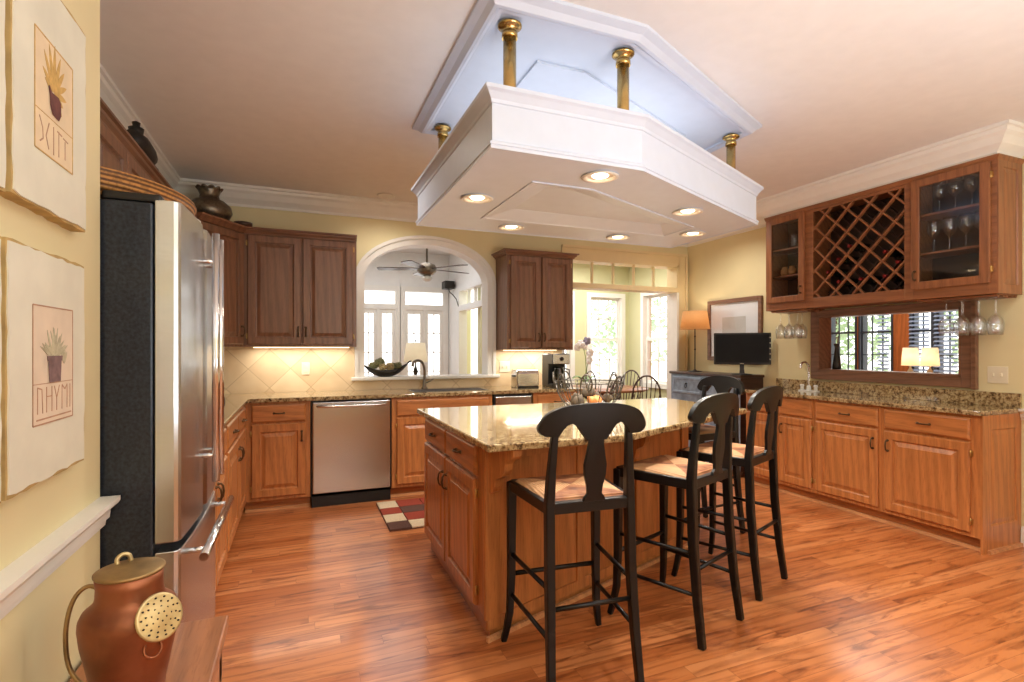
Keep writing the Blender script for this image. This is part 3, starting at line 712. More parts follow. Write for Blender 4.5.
for y, W, z0, lab in [(1.79, .76, 1.88, 'oak cabinet up over the fridge behind the wicker tray'), (2.55, .95, 1.325, 'oak wall cabinet just past the fridge, high on the side wall'), (3.50, .95, 1.325, 'oak wall cabinet beside the corner vase, under the dark iron ornament')]:
    upper('wall_cabinet', lab, (-.785, y, z0), PI / 2, W, 2.31 - z0, .25)
t = thing('corner_cabinet', 'shade-darkened oak corner wall cabinet under the pewter vase', 'cabinet', (-.56, 4.66, 1.325))
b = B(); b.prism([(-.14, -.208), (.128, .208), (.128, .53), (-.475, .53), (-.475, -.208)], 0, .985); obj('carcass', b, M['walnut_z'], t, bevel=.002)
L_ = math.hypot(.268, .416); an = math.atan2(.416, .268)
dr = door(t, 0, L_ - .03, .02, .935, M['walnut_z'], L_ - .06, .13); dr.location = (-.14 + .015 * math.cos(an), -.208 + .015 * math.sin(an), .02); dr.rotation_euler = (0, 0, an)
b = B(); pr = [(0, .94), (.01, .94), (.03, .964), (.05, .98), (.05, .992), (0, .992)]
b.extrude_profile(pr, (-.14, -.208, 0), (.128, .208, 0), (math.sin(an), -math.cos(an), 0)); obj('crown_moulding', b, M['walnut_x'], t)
# under cabinet light strips
for x, z, W, lab in [(.03, 1.316, .8, 'thin lit strip light under the wall cabinet near the corner'), (2.28, 1.288, .6, 'thin lit strip light under the cabinet above the toaster')]:
    b = B(); b.box(-W / 2, W / 2, -.03, .03, 0, .007); tag(obj('strip_light', b, M['strip'], None, (x, 5.1, z), bevel=.002), lab, 'light')

# ---- right wall cabinet with lattice (local x 0..1.81 from far to near)
t = thing('bar_wall_cabinet', 'long oak bar wall cabinet with wine lattice between two glass doors', 'cabinet', (UF, UY1, UZ0), -PI / 2)
W, H, dp = UY1 - UY0, UZ1 - UZ0, RX - UF - .002
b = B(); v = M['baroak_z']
b.box(0, .02, .021, dp, 0, H); b.box(W - .02, W, .021, dp, 0, H); b.box(.021, W - .021, .021, dp, .002, .03); b.box(.021, W - .021, .021, dp, H - .03, H - .002)
xa, xb, xc, xd = .075, .455, 1.285, W - .07
for x in (.45, 1.27): b.box(x, x + .02, .021, dp - .001, .031, H - .031)
for x0_, x1_ in ((0, .045), (.42, .50), (1.25, 1.31), (W - .045, W)): b.box(x0_, x1_, 0, .02, 0, H)
for x0_, x1_ in ((.0455, .4195), (.5005, 1.2495), (1.3105, W - .0455)): b.box(x0_, x1_, .0004, .0196, 0, .085); b.box(x0_, x1_, .0004, .0196, H - .055, H)
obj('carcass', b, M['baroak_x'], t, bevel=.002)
b = B(); b.box(.02, W - .02, dp - .012, dp, .03, H - .03); obj('back_panel', b, M['inside'], t)
for xs_, zz in (((.02, .45), (.31, .56)), ((1.29, W - .02), (.32, .60))):
    for z in zz: b = B(); b.box(xs_[0], xs_[1], .03, dp - .014, z, z + .016); obj('shelf', b, M['baroak_x'], t)
def gdoor(x0, x1, z0, z1, hs):
    b = B(); w_, h_ = x1 - x0, z1 - z0; s_ = .055
    for (a0, a1, c0, c1) in ((0, s_, 0, h_), (w_ - s_, w_, 0, h_), (s_, w_ - s_, 0, s_), (s_, w_ - s_, h_ - s_, h_)): b.box(a0, a1, -.022, 0, c0, c1)
    o = obj('glass_door', b, v, t, (x0, 0, z0), bevel=.004)
    b = B(); b.box(s_ - .005, w_ - s_ + .005, -.010, -.007, s_ - .005, h_ - s_ + .005); obj('pane', b, M['cabglass'], o)
    pull(o, .03 if hs == 'l' else w_ - .03, .1, True, -.022, .06)
    for z in (.09, h_ - .09): hinge(o, w_ + .004 if hs == 'l' else -.004, z)
gdoor(.025, .425, .07, H - .03, 'r'); gdoor(1.305, W - .03, .07, H - .03, 'l')
b = B(); lx0, lx1, lz0, lz1 = .50, 1.25, .085, H - .055; sp = .134; hw = .0065
for sgn in (1, -1):
    for k in range(-12, 22):
        # line: z = lz0 + sgn*(x-lx0) + k*sp*sqrt2
        c0 = k * sp * math.sqrt(2) + (0.03 if sgn > 0 else 0.06)
        pts = []
        f = lambda x: lz0 + sgn * (x - lx0) + c0
        xa_, xb_ = lx0, lx1
        if sgn > 0: xa_ = max(lx0, lx0 + (0 - c0)); xb_ = min(lx1, lx0 + (lz1 - lz0 - c0))
        else: xa_ = max(lx0, lx0 + (c0 - (lz1 - lz0))); xb_ = min(lx1, lx0 + c0)
        if xb_ - xa_ < .03: continue
        za, zb = f(xa_), f(xb_); dx = hw * .7071; dz = hw * .7071 * sgn
        yy0, yy1 = (.004, .03) if sgn > 0 else (.0055, .0285)
        vs = []
        for y in (yy0, yy1): vs += [(xa_ - dx * 1, y, za + dx * sgn), (xb_ - dx, y, zb + dx * sgn), (xb_ + dx, y, zb - dx * sgn), (xa_ + dx, y, za - dx * sgn)]
        b.add(vs, [(0, 1, 2, 3), (7, 6, 5, 4), (0, 4, 5, 1), (1, 5, 6, 2), (2, 6, 7, 3), (3, 7, 4, 0)])
obj('wine_lattice', b, M['baroak_x'], t)
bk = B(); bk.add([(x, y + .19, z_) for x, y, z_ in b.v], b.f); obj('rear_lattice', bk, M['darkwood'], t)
bb = B(); bb.rings([(0, dp, 0, H, 0), (0, dp, 0, H, -.008), (.06, dp - .05, .06, H - .07, -.008), (.066, dp - .056, .066, H - .076, -.001), (.1, dp - .09, .1, H - .11, -.007)])
bb.v = [(W - p[1], p[0], p[2]) for p in bb.v]; obj('end_panel', bb, v, t)
b = B(); pr = [(0, H - .03), (.008, H - .03), (.022, H - .008), (.022, H), (0, H)]
b.extrude_profile(pr, (0, 0, 0), (W, 0, 0), (0, -1, 0), m1=1); b.extrude_profile(pr, (W, 0, 0), (W, dp, 0), (1, 0, 0), m0=1); obj('crown_moulding', b, M['baroak_x'], t)
for x0, x1 in ((.02, .40), (W - .50, W - .02)):
    b = B()
    for y in (.05, .11, .15, .21, .25): b.box(x0, x1, y, y + .022, -.018, -.003)
    b.box(x0, x0 + .02, .04, .29, -.006, 0); b.box(x1 - .02, x1, .04, .29, -.006, 0)
    obj('glass_rack', b, M['baroak_x'], t)

# wine bottles in the lattice
bot = None
BP = [(.60, .27, 'far lower'), (.675, .17, 'x'), (.935, .24, ''), (1.02, .16, ''), (1.105, .42, ''), (.85, .50, ''), (1.19, .33, ''), (.76, .42, '')]
BL = ['wine bottle with red foil low at the far side of the lattice', 'wine bottle lying in the lowest lattice row, second from the far side', 'wine bottle low in the middle of the lattice',
      'wine bottle in the lowest lattice row toward the near glass door', 'wine bottle halfway up the lattice near the near glass door', 'wine bottle halfway up in the middle of the lattice', 'wine bottle low beside the near glass door frame', 'wine bottle with pale foil halfway up the far half of the lattice']
cells = []
for i in range(-10, 20):
    for j in range(-10, 20):
        # crossing of + line c0=i.. and - line c1=j..: cell centre
        c0 = (i + .5) * sp * math.sqrt(2) + .03; c1 = (j + .5) * sp * math.sqrt(2) + .06
        x = (c1 - c0) / 2; z = (c0 + c1) / 2
        if .07 < x < lx1 - lx0 - .07 and .07 < z < lz1 - lz0 - .08: cells.append((lx0 + x, lz0 + z))
for (tx, tz, _), lab in zip(BP, BL):
    cx, cz_ = min(cells, key=lambda c: (c[0] - tx) ** 2 + (c[1] - tz) ** 2); cells.remove((cx, cz_))
    wx, wy, wz = UF + .31, UY1 - cx, UZ0 + cz_ - .02
    if bot is None:
        bot = thing('wine_bottle', lab, 'bottle', (wx, wy, wz), 0, 'bottles in the wine lattice', rot=(0, -PI / 2, 0))
        b = B(); b.lathe([(.0, 0), (.034, .002), (.037, .01), (.037, .17), (.03, .195), (.015, .215), (.0135, .27), (0, .272)], 20); obj('body', b, M['wine'], bot)
        b = B(); b.lathe([(.0145, .235), (.0145, .274), (.012, .278), (0, .278)], 16); obj('foil', b, M['foil'], bot)
    else:
        o = dup(bot, (wx, wy, wz), None, lab)
# stemware
GL = B(); GL.lathe([(0, 0), (.034, .001), (.034, .003), (.006, .007), (.0038, .014), (.0036, .08), (.008, .09), (.03, .115), (.038, .145), (.036, .175), (.031, .205), (.0295, .205), (.034, .17), (.0355, .145), (.028, .118), (.006, .095), (0, .094)], 20); GL.v = [tuple(1.2 * q_ for q_ in p) for p in GL.v]
glass0 = obj('wine_glass', GL, M['crystal']); glass0.location = (RX - .2, UY1 - .1, UZ0 - .02); glass0.rotation_euler = (PI, 0, 0)
tag(glass0, 'hanging wine glass at the far end of the rack, near the monitor', 'glass', 'wine glasses hanging from the far rack')
near = [(UF + .10, 2.30), (UF + .10, 2.205), (UF + .10, 2.11), (UF + .205, 2.25), (UF + .205, 2.155), (UF + .205, 2.06), (UF + .1, 2.015)]
far = [(RX - .2, UY1 - .19), (RX - .2, UY1 - .28), (RX - .09, UY1 - .1), (RX - .09, UY1 - .24)]
nl = ['front row, first from the window frame', 'front row, second from the window frame', 'front row, third from the window frame', 'back row, nearest the window frame', 'back row, middle one', 'back row, near the cabinet end', 'front row, at the cabinet end']
for (x, y), s_ in zip(near, nl): tag(dup(glass0, (x, y, UZ0 - .02), None), 'hanging wine glass on the near rack, ' + s_, 'glass', 'wine glasses hanging from the near rack')
fl = ['front row, second from the far end', 'front row, beside the window frame', 'wall row at the far end', 'wall row beside the window frame']
for (x, y), s_ in zip(far, fl): tag(dup(glass0, (x, y, UZ0 - .02), None), 'hanging wine glass on the far rack, ' + s_, 'glass', 'wine glasses hanging from the far rack')
for o in [o for o in COL.objects if o.name.startswith('wine_glass')]: o.rotation_euler = (PI, 0, 0)
# glasses standing behind the glass doors
def stand(mk, x, y, z, lab, grp): o = mk.copy(); COL.objects.link(o); o.location = (x, y, z); o.rotation_euler = (0, 0, 0); return tag(o, lab, 'glass', grp)
zs = [UZ0 + .03, UZ0 + .336, UZ0 + .616]
for k, y in enumerate((2.40, 2.30, 2.20, 2.11)):
    stand(glass0, UF + .14, y, zs[1] + .001, 'stemmed glass on the middle shelf behind the near glass door, %s' % ['by the lattice', 'second from the lattice', 'third from the lattice', 'beside the hinges'][k], 'glasses on the middle shelf of the near glass cupboard')
    if k < 3: stand(glass0, UF + .15, y - .03, zs[2] + .001, 'stemmed glass on the top shelf behind the near glass door, %s' % ['by the lattice', 'in the middle', 'beside the hinges'][k], 'glasses on the top shelf of the near glass cupboard')
TB = B(); TB.lathe([(0, 0), (.028, .001), (.034, .1), (.0325, .1), (.027, .006), (0, .006)], 18)
tum = obj('tumbler', TB, M['crystal'], None, (UF + .13, 3.68, UZ0 + .031)); tag(tum, 'glass tumbler on the bottom shelf behind the far glass door, at the far end', 'glass', 'tumblers on the bottom shelf of the far glass cupboard')
for k, y in enumerate((3.60, 3.52, 3.44)):
    stand(tum, UF + .13, y, UZ0 + .031, 'glass tumbler on the bottom shelf behind the far glass door, %s' % ['second from the far end', 'third from the far end', 'next to the lattice'][k], 'tumblers on the bottom shelf of the far glass cupboard')
for k, y in enumerate((3.56, 3.47)):
    b = B(); b.lathe([(0, 0), (.04, .001), (.046, .02), (.046, .12), (.04, .14), (.038, .14), (.043, .12), (.043, .02), (0, .006)], 18)
    tag(obj('glass_jar', b, M['crystal'], None, (UF + .13, y, UZ0 + .577)), 'clear glass jar on the top shelf behind the far glass door, ' + ['toward the far end', 'next to the lattice'][k], 'jar', 'jars on the top shelf of the far glass cupboard')
for k, y in enumerate((3.66, 3.58)):
    b = B(); b.lathe([(0, 0), (.022, .002), (.036, .03), (.034, .06), (.022, .078), (.026, .09), (0, .09)], 18)
    tag(obj('ceramic_cup', b, M['amber'], None, (UF + .12, y, UZ0 + .327)), 'amber ceramic cup on the middle shelf of the far glass cupboard, ' + ['outer one', 'inner one'][k], 'cup', 'amber cups behind the far glass door')
b = B(); b.lathe([(0, 0), (.034, .002), (.04, .15), (.0385, .15), (.033, .006), (0, .006)], 18)
tag(obj('tall_glass', b, M['crystal'], None, (UF + .13, 3.46, UZ0 + .327)), 'tall clear glass beside the amber cups behind the far glass door', 'glass')
t = thing('glass_plate', 'pale glass platter on the bottom shelf behind the near glass door', 'plate', (UF + .16, 2.22, UZ0 + .03))
b = B(); b.lathe([(0, 0), (.03, .0), (.03, .05), (.05, .06), (.12, .075), (.12, .08), (0, .066)], 28); obj('bowl', b, M['crystal'], t)

# ================================================================== FRIDGE
t = thing('refrigerator', 'stainless steel french door refrigerator with a black textured side', 'refrigerator', (-.382, 1.75, 0), PI / 2)
FW = .69
b = B(); b.box(0, FW, .0, .64, .02, 1.725); obj('cabinet_body', b, M['fridge_black'], t, bevel=.006)
def fdoor(nm, x0, x1, z0, z1):
    b = B(); n = 8
    poly = [(x0, -.004)]
    for i in range(n + 1):
        u = i / n; xx = x0 + (x1 - x0) * u; yy = -.066 - .012 * math.sin(PI * (xx) / FW); 
        if i == 0: poly += [(x0, -.050), (x0 + .004, -.060), (x0 + .012, -.066)]
        elif i == n: poly += [(x1 - .012, -.066), (x1 - .004, -.060), (x1, -.050)]
        else: poly.append((xx, yy))
    poly.append((x1, -.004))
    b.prism(poly, z0, z1); return obj(nm, b, M['steel'], t, bevel=.003)
d1 = fdoor('door', .0, FW / 2 - .003, .76, 1.735); d2 = fdoor('door', FW / 2 + .003, FW, .76, 1.735); d3 = fdoor('freezer_drawer', 0, FW, .1, .735)
for x, d_ in ((FW / 2 - .055, d1), (FW / 2 + .055, d2)):
    b = B(); b.lathe([(.012, .86), (.012, 1.705)], 14, (x, -.118, 0))
    for z in (.95, 1.61): b.sweep([(x, -.07, z), (x, -.118, z)], .008, 8)
    obj('handle', b, M['steel_h'], d_)
b = B(); b.sweep([(.02, -.122, .70), (FW - .02, -.122, .70)], .013, 14)
for x in (.09, FW - .09): b.sweep([(x, -.068, .70), (x, -.122, .70)], .009, 8)
obj('handle', b, M['steel_h'], d3)
for x in (0, FW - .05): b = B(); b.box(x, x + .05, -.02, .12, 1.727, 1.75); obj('hinge_cover', b, M['rubber'], t, bevel=.006)
b = B(); b.box(.02, FW - .02, .0, .04, .0, .09); obj('kick_plate', b, M['rubber'], t)
# tray on the fridge
t = thing('wicker_tray', 'big oval woven wicker tray lying on top of the refrigerator', 'tray', (-.69, 2.14, 1.722))
b = B(); n = 48
def ell(a, c, z): return [(a * math.cos(2 * PI * k / n), c * math.sin(2 * PI * k / n), z) for k in range(n)]
L2 = [ell(.31, .36, 0), ell(.335, .385, .02), ell(.345, .395, .06), ell(.338, .388, .067), ell(.328, .378, .06), ell(.315, .365, .02), ell(.3, .35, .01)]
vs = [p for r_ in L2 for p in r_]; fs = [(j * n + k, j * n + (k + 1) % n, (j + 1) * n + (k + 1) % n, (j + 1) * n + k) for j in range(6) for k in range(n)]
b.add(vs, fs, 0, True); b.add(L2[0], [tuple(range(n))]); b.add(L2[-1], [tuple(range(n))])
for o_ in L2: pass
ob = obj('body', b, M['wicker'], t); ob.location = (.0, .0, .03)
b = B(); b.sweep([(p[0], p[1], (.067) + .03) for p in ell(.340, .390, 0)], .009, 8, closed=True); obj('rim', b, M['wicker'], t)
b = B(); b.lathe([(0, 0), (.07, 0), (.115, .008), (.12, .013), (.07, .006), (0, .005)], 32)
tag(obj('white_plate', b, M['clay'], None, (-.432, 2.06, 1.7355)), 'white plate edge sticking out below the wicker tray on the fridge', 'plate')
# vase and tray on the corner cabinet
t = thing('pewter_vase', 'hammered pewter vase with a fluted neck on the corner cabinet', 'vase', (-.665, 4.79, 2.318))
b = B(); b.lathe([(0, 0), (.08, 0), (.138, .03), (.165, .08), (.155, .13), (.11, .17), (.075, .185), (.068, .215), (.08, .25), (.086, .268), (.078, .262), (.06, .22), (0, .2)], 32); obj('body', b, M['pewter'], t)
b = B(); b.sweep([((.086 + .006 * math.cos(10 * q_)) * math.cos(q_) , (.086 + .006 * math.cos(10 * q_)) * math.sin(q_), .268 + .007 * math.cos(10 * q_)) for q_ in [2 * PI * k / 80 for k in range(80)]], .008, 6, closed=True)
obj('fluted_lip', b, M['pewter'], t)
b = B(); b.lathe([(0, 0), (.06, 0), (.07, .012), (.07, .034), (.062, .034), (.058, .012), (0, .01)], 28)
tag(obj('dark_tray', b, M['darkwood'], None, (-.43, 4.86, 2.318)), 'small dark wooden dish beside the pewter vase on the corner cabinet', 'dish')
t = thing('iron_ornament', 'dark iron ornament lying on the wall cabinets along the side wall', 'ornament', (-.80, 3.40, 2.318))
b = B(); b.box(-.045, .045, -.17, .19, 0, .03); b.lathe([(0, -.16), (.045, -.15), (.06, -.05), (.055, .1), (.045, .17), (0, .18)], 16, T=lambda p: Vector((p.x, p.z, p.y + .085))); obj('body', b, M['iron'], t)
b = B(); b.lathe([(.03, .12), (.036, .16), (.016, .17), (.02, .19), (0, .20)], 14, (0, -.08, 0)); obj('knob', b, M['iron'], t)

# ================================================================== ISLAND
IT = [(.72, 2.04), (1.41, 2.04), (2.74, 2.62), (2.74, 3.45), (.72, 3.45)]
b = B(); b.prism(IT, TOPZ, .914); tag(obj('island_worktop', b, M['granite'], bevel=.007, seg=3), 'five-sided polished granite worktop on the kitchen island', 'worktop')
t = thing('kitchen_island', 'oak kitchen island with drawers and doors under the five-sided granite top', 'kitchen island', (.775, 3.40, 0), -PI / 2)
# local: x runs toward camera (0 at y=3.40), y local = world x - .80
def IL(x, y): return (3.40 - y, x - .775)
body = [IL(.775, 3.40), IL(.775, 2.216), IL(2.40, 2.788), IL(2.40, 3.40)]
b = B(); b.prism(body, .095, TOPZ - .001); obj('carcass', b, M['oak_z'], t, bevel=.003)
b = B(); b.prism([IL(.80, 3.38), IL(.80, 2.24), IL(2.39, 2.792), IL(2.39, 3.38)], 0, .095); obj('toe_kick', b, M['oak_x'], t)
for x0, x1, hs in ((.03, .54, 'r'), (.56, 1.07, 'l')):
    drawer(t, x0, x1, .72, .86, M['oak_x']); door(t, x0, x1, .115, .705, M['oak_z'], x1 - .03 if hs == 'r' else x0 + .03, .58, x0 - .004 if hs == 'r' else x1 + .004)
fa = math.atan2(.64, 1.82); fdx, fdy = math.cos(fa), math.sin(fa)
def FP(s_, d, z):  # point on island front face: s along, d outward
    x = .775 + fdx * s_ + fdy * d; y = 2.216 + fdy * s_ - fdx * d; l = IL(x, y); return (l[0], l[1], z)
b = B()
def fbox(s0, s1, d0, d1, z0, z1): b.add([FP(s_, d, z) for z in (z0, z1) for d in (d0, d1) for s_ in (s0, s1)], [(0, 2, 3, 1), (4, 5, 7, 6), (0, 1, 5, 4), (2, 6, 7, 3), (0, 4, 6, 2), (1, 3, 7, 5)])
for s0, s1 in ((-.012, .07), (.60, .66), (1.12, 1.18), (1.62, 1.695)): fbox(s0, s1, 0, .012, .10, TOPZ - .002)
fbox(.071, .599, 0, .010, .80, TOPZ - .003); fbox(.661, 1.119, 0, .010, .80, TOPZ - .003); fbox(1.181, 1.619, 0, .010, .80, TOPZ - .003); fbox(0, 1.695, 0, .011, .05, .099)
obj('front_panelling', b, M['oak_z'], t)
b = B(); fbox(0, 1.695, 0, .018, 0, .022); obj('shoe_moulding', b, M['shoe_x'], t)
for s0 in (.0, 1.05):
    b = B(); pr = [(.012, TOPZ - .002), (.17, TOPZ - .002), (.17, .85), (.155, .835), (.13, .83), (.115, .81), (.11, .78), (.095, .755), (.07, .745), (.05, .73), (.045, .70), (.035, .675), (.012, .665)]
    n = len(pr); vs = [FP(s0 + .01, d, z) for d, z in pr] + [FP(s0 + .06, d, z) for d, z in pr]
    b.add(vs, [tuple(range(n))[::-1], tuple(range(n, 2 * n))] + [(i, (i + 1) % n, n + (i + 1) % n, n + i) for i in range(n)]); obj('corbel', b, M['oak_z'], t)

# ================================================================== STOOLS
def make_stool():
    t = thing('bar_stool', 'black bar stool with rush seat nearest the camera, at the island corner', 'bar stool', (1.065, 1.96, 0), R(-5), 'bar stools around the island')
    SZ = .72
    for s in (-1, 1):   # front sabre legs
        b = B(); b.sweep([(s * .235, .215, 0), (s * .225, .205, .05), (s * .212, .192, .14), (s * .207, .188, .30), (s * .205, .186, SZ)], 0, rect=[(.026, .026), (.028, .028), (.031, .031), (.034, .034), (.04, .04)], up=(0, 1, 0))
        obj('leg', b, M['black'], t, bevel=.006)
    for s in (-1, 1):   # rear legs carry on up as back posts
        b = B(); b.sweep([(s * .185, -.245, 0), (s * .178, -.218, .2), (s * .172, -.195, .45), (s * .170, -.185, SZ), (s * .165, -.192, .84), (s * .158, -.203, .96), (s * .153, -.208, 1.025)], 0,
                         rect=[(.03, .032), (.033, .036), (.036, .04), (.036, .04), (.032, .034), (.028, .028), (.026, .022)], up=(0, 1, 0))
        obj('leg', b, M['black'], t, bevel=.006)
    b = B()  # seat frame
    b.sweep([(-.205, .186, .705), (.205, .186, .705)], 0, rect=(.03, .045)); b.sweep([(-.17, -.185, .705), (.17, -.185, .705)], 0, rect=(.03, .045))
    for s in (-1, 1): b.sweep([(s * .205, .186, .705), (s * .17, -.185, .705)], 0, rect=(.03, .045))
    obj('seat_frame', b, M['black'], t, bevel=.004)
    b = B(); n = 16; vs = []; fs = []     # rush seat
    for j in range(n + 1):
        for i in range(n + 1):
            u, v_ = i / n * 2 - 1, j / n * 2 - 1; hw_ = .19 + .018 * v_
            m_ = max(abs(u), abs(v_)); z = .735 + .012 * (1 - m_ ** 4) - .02 * max(0, m_ - .88) / .12 * .6 - .008 * (1 - abs(abs(u) - abs(v_))) * (1 - m_) 
            vs.append((u * hw_, v_ * .178 + .003, z))
    fs = [(j * (n + 1) + i, j * (n + 1) + i + 1, (j + 1) * (n + 1) + i + 1, (j + 1) * (n + 1) + i) for j in range(n) for i in range(n)]
    b.add(vs, fs, 0, True); k = len(vs); vs2 = [(x, y, .71) for x, y, z in vs]; b.add(vs2, [f[::-1] for f in fs])
    bd = [i for i in range(n + 1)] + [(j * (n + 1) + n) for j in range(1, n + 1)] + [n * (n + 1) + i for i in range(n - 1, -1, -1)] + [j * (n + 1) for j in range(n - 1, 0, -1)]
    for a, c in zip(bd, bd[1:] + bd[:1]): b.f.append([a, c, c + k, a + k]); b.mi.append(0); b.sm.append(False)
    obj('seat', b, M['rush'], t)
    def yb(u, z): return -.19 - max(0, z - SZ) * .08 - .028 * (1 - (u / .21) ** 2)
    b = B(); us = [-.226, -.2255, -.223, -.219, -.213, -.205, -.195, -.18, -.165, -.15, -.135, -.12, -.10, -.08, -.06, -.04, -.02, 0]; us = us + [-u for u in us[-2::-1]]
    def raw(u):
        a = abs(u); q = a / .226
        zt = 1.108 - .030 * q ** 2 - .036 * q ** 5
        if a > .145: zb = .984
        elif a > .05: p_ = (a - .05) / .095; zb = .968 + .056 * (math.sin(PI * p_) ** .7) + .016 * p_
        else: zb = .968
        return zt, zb
    def lim(u):
        zt, zb = raw(u); a = abs(u)
        if a > .19: m_ = (zt + zb) / 2; h_ = (zt - zb) / 2 * math.sqrt(max(.002, 1 - ((a - .19) / .036) ** 2)); return m_ + h_, m_ - h_
        return zt, zb
    vs = []; fs = []
    for u in us:
        zt, zb = lim(u)
        for dy in (-.011, .011):
            for k in range(4):
                z = zb + (zt - zb) * k / 3; vs.append((u, yb(u, z) + dy, z))
    m_ = len(us)
    for i in range(m_ - 1):
        a, c = 8 * i, 8 * (i + 1)
        for k in range(3): fs += [(a + k, a + k + 1, c + k + 1, c + k), (a + 4 + k, c + 4 + k, c + 5 + k, a + 5 + k)]
        fs += [(a, c, c + 4, a + 4), (a + 3, a + 7, c + 7, c + 3)]
    fs += [(0, 4, 5, 1), (1, 5, 6, 2), (2, 6, 7, 3)]; e_ = 8 * (m_ - 1); fs += [(e_, e_ + 1, e_ + 5, e_ + 4), (e_ + 1, e_ + 2, e_ + 6, e_ + 5), (e_ + 2, e_ + 3, e_ + 7, e_ + 6)]
    b.add(vs, fs); obj('crest_rail', b, M['black'], t, bevel=.004)
    b = B(); rows = [(.73, .048), (.745, .043), (.76, .030), (.79, .034), (.83, .045), (.87, .047), (.91, .039), (.95, .032), (.975, .033), (.99, .04), (1.005, .048)]
    vs = []; fs = []
    for z, hw_ in rows:
        for dy in (-.008, .008):
            for u in (-hw_, 0, hw_): vs.append((u, yb(u, z) + dy, z))
    for i in range(len(rows) - 1):
        a, c = 6 * i, 6 * i + 6
        fs += [(a, a + 1, c + 1, c), (a + 1, a + 2, c + 2, c + 1), (a + 3, c + 3, c + 4, a + 4), (a + 4, c + 4, c + 5, a + 5), (a, c, c + 3, a + 3), (a + 2, a + 5, c + 5, c + 2)]
    fs += [(0, 3, 4, 1), (1, 4, 5, 2)]; b.add(vs, fs); obj('splat', b, M['black'], t, bevel=.003)
    def lx(s, f, z):  # leg centre lines
        if f: return (s * (.207 if z > .2 else .212), .188, z)
        q = z / .45; return (s * (.185 - .013 * q), -.245 + .05 * q, z)
    for s in (-1, 1):
        for z in (.40, .22): b = B(); b.sweep([lx(s, 1, z), lx(s, 0, z)], .0095, 8); obj('stretcher', b, M['black'], t)
    b = B(); b.sweep([lx(-1, 1, .31), lx(1, 1, .31)], .011, 8); obj('stretcher', b, M['black'], t)
    b = B(); b.sweep([lx(-1, 0, .33), lx(1, 0, .33)], .0095, 8); obj('stretcher', b, M['black'], t)
    return t
st = make_stool()
dup(st, (1.72, 2.10, 0), R(20), 'black bar stool with rush seat, second from the camera along the angled edge')
dup(st, (2.30, 2.34, 0), R(22), 'black bar stool with rush seat, third along the angled edge, nearest the bar')
dup(st, (2.68, 3.02, 0), R(90), 'black bar stool behind the others, at the far narrow end of the island')

# ================================================================== ISLAND BASKET
t = thing('wire_basket', 'open scrolled wire basket of dried pods on the island', 'basket', (1.79, 3.05, .914))
b = B()
def bp(r, a, z): return (r * math.cos(a), r * math.sin(a), z)
b.sweep([bp(.1, 2 * PI * k / 24, .01) for k in range(24)], .004, 6, closed=True); b.sweep([bp(.225, 2 * PI * k / 36, .175) for k in range(36)], .004, 6, closed=True)
for k in range(18):
    a = 2 * PI * k / 18; b.sweep([bp(.1, a, .008), bp(.135, a, .015), bp(.175, a, .045), bp(.205, a, .1), bp(.225, a, .175)], .003, 6)
obj('bowl_wires', b, M['wire'], t)
for k in range(8):
    a = 2 * PI * k / 8 + .2; b = B(); c_ = [(.272 + .0, 0)]
    pts = [bp(.21, a - .18, .11), bp(.23, a - .16, .17), bp(.236, a - .1, .215), bp(.236, a, .235), bp(.236, a + .1, .215), bp(.23, a + .15, .17), bp(.212, a + .1, .13), bp(.21, a + .02, .14), bp(.218, a, .17)]
    b.sweep(smooth(pts, 4), .0055, 6); obj('scroll', b, M['wire'], t)
PODS = [(-.13, -.06, .05, .042, 'pod'), (-.08, .05, .055, .045, 'pod'), (.02, -.09, .05, .034, 'pod2'), (.07, -.02, .05, .036, 'pod2'), (.02, .03, .1, .046, 'pod'), (-.03, -.03, .105, .04, 'pod'), (.12, .06, .055, .04, 'pod'), (-.04, -.12, .06, .03, 'pod2'), (.15, -.05, .065, .034, 'pod'), (.08, .09, .06, .035, 'pod2')]
PLab = ['brown dried pod at the near edge of the wire basket', 'brown dried pod in the wire basket behind the first', 'orange pod at the front of the wire basket', 'orange pod in the middle of the wire basket', 'big brown pod topmost in the wire basket', 'brown pod on top, toward the sink side of the wire basket', 'brown pod at the far side of the wire basket', 'small orange pod at the very front of the wire basket', 'brown pod at the stool side of the wire basket', 'orange pod at the back of the wire basket']
for (x, y, z, r, mk), lab in zip(PODS, PLab):
    b = B(); b.lathe([(0, -r), (r * .6, -r * .8), (r, -r * .1), (r * .85, r * .5), (r * .35, r * .95), (r * .2, r * 1.2), (0, r * 1.2)], 14)
    tag(obj('dried_pod', b, M[mk], None, (1.79 + x * .8, 3.05 + y * .8, .914 + z), rot=(random.uniform(-.7, .7), random.uniform(-.7, .7), random.uniform(0, 6))), lab, 'dried pod', 'dried pods in the wire basket')

# ================================================================== BACK COUNTER THINGS
t = thing('toaster', 'brushed steel two-slot toaster on the worktop', 'toaster', (2.15, 4.93, .914))
b = B(); pr = [(-.08, .012), (.08, .012), (.085, .05), (.082, .14), (.07, .17), (.045, .182), (-.045, .182), (-.07, .17), (-.082, .14), (-.085, .05)]
b.prism(pr, -.115, .115, T=lambda x, y, z: (z, x, y)); obj('body', b, M['steel_h'], t, bevel=.008)
b = B(); b.box(-.085, .085, -.05, -.02, .178, .1835); b.box(-.085, .085, .02, .05, .178, .1835); obj('slots', b, M['rubber'], t)
b = B(); b.box(-.13, -.11, -.078, .078, .0, .172); obj('end_cap', b, M['steel_h'], t, bevel=.008)
b = B(); b.box(-.118, -.108, -.08, .08, .012, .176); obj('seam_band', b, M['rubber'], t)
b = B(); b.box(-.115, .115, -.08, .08, 0, .013); obj('base', b, M['rubber'], t)
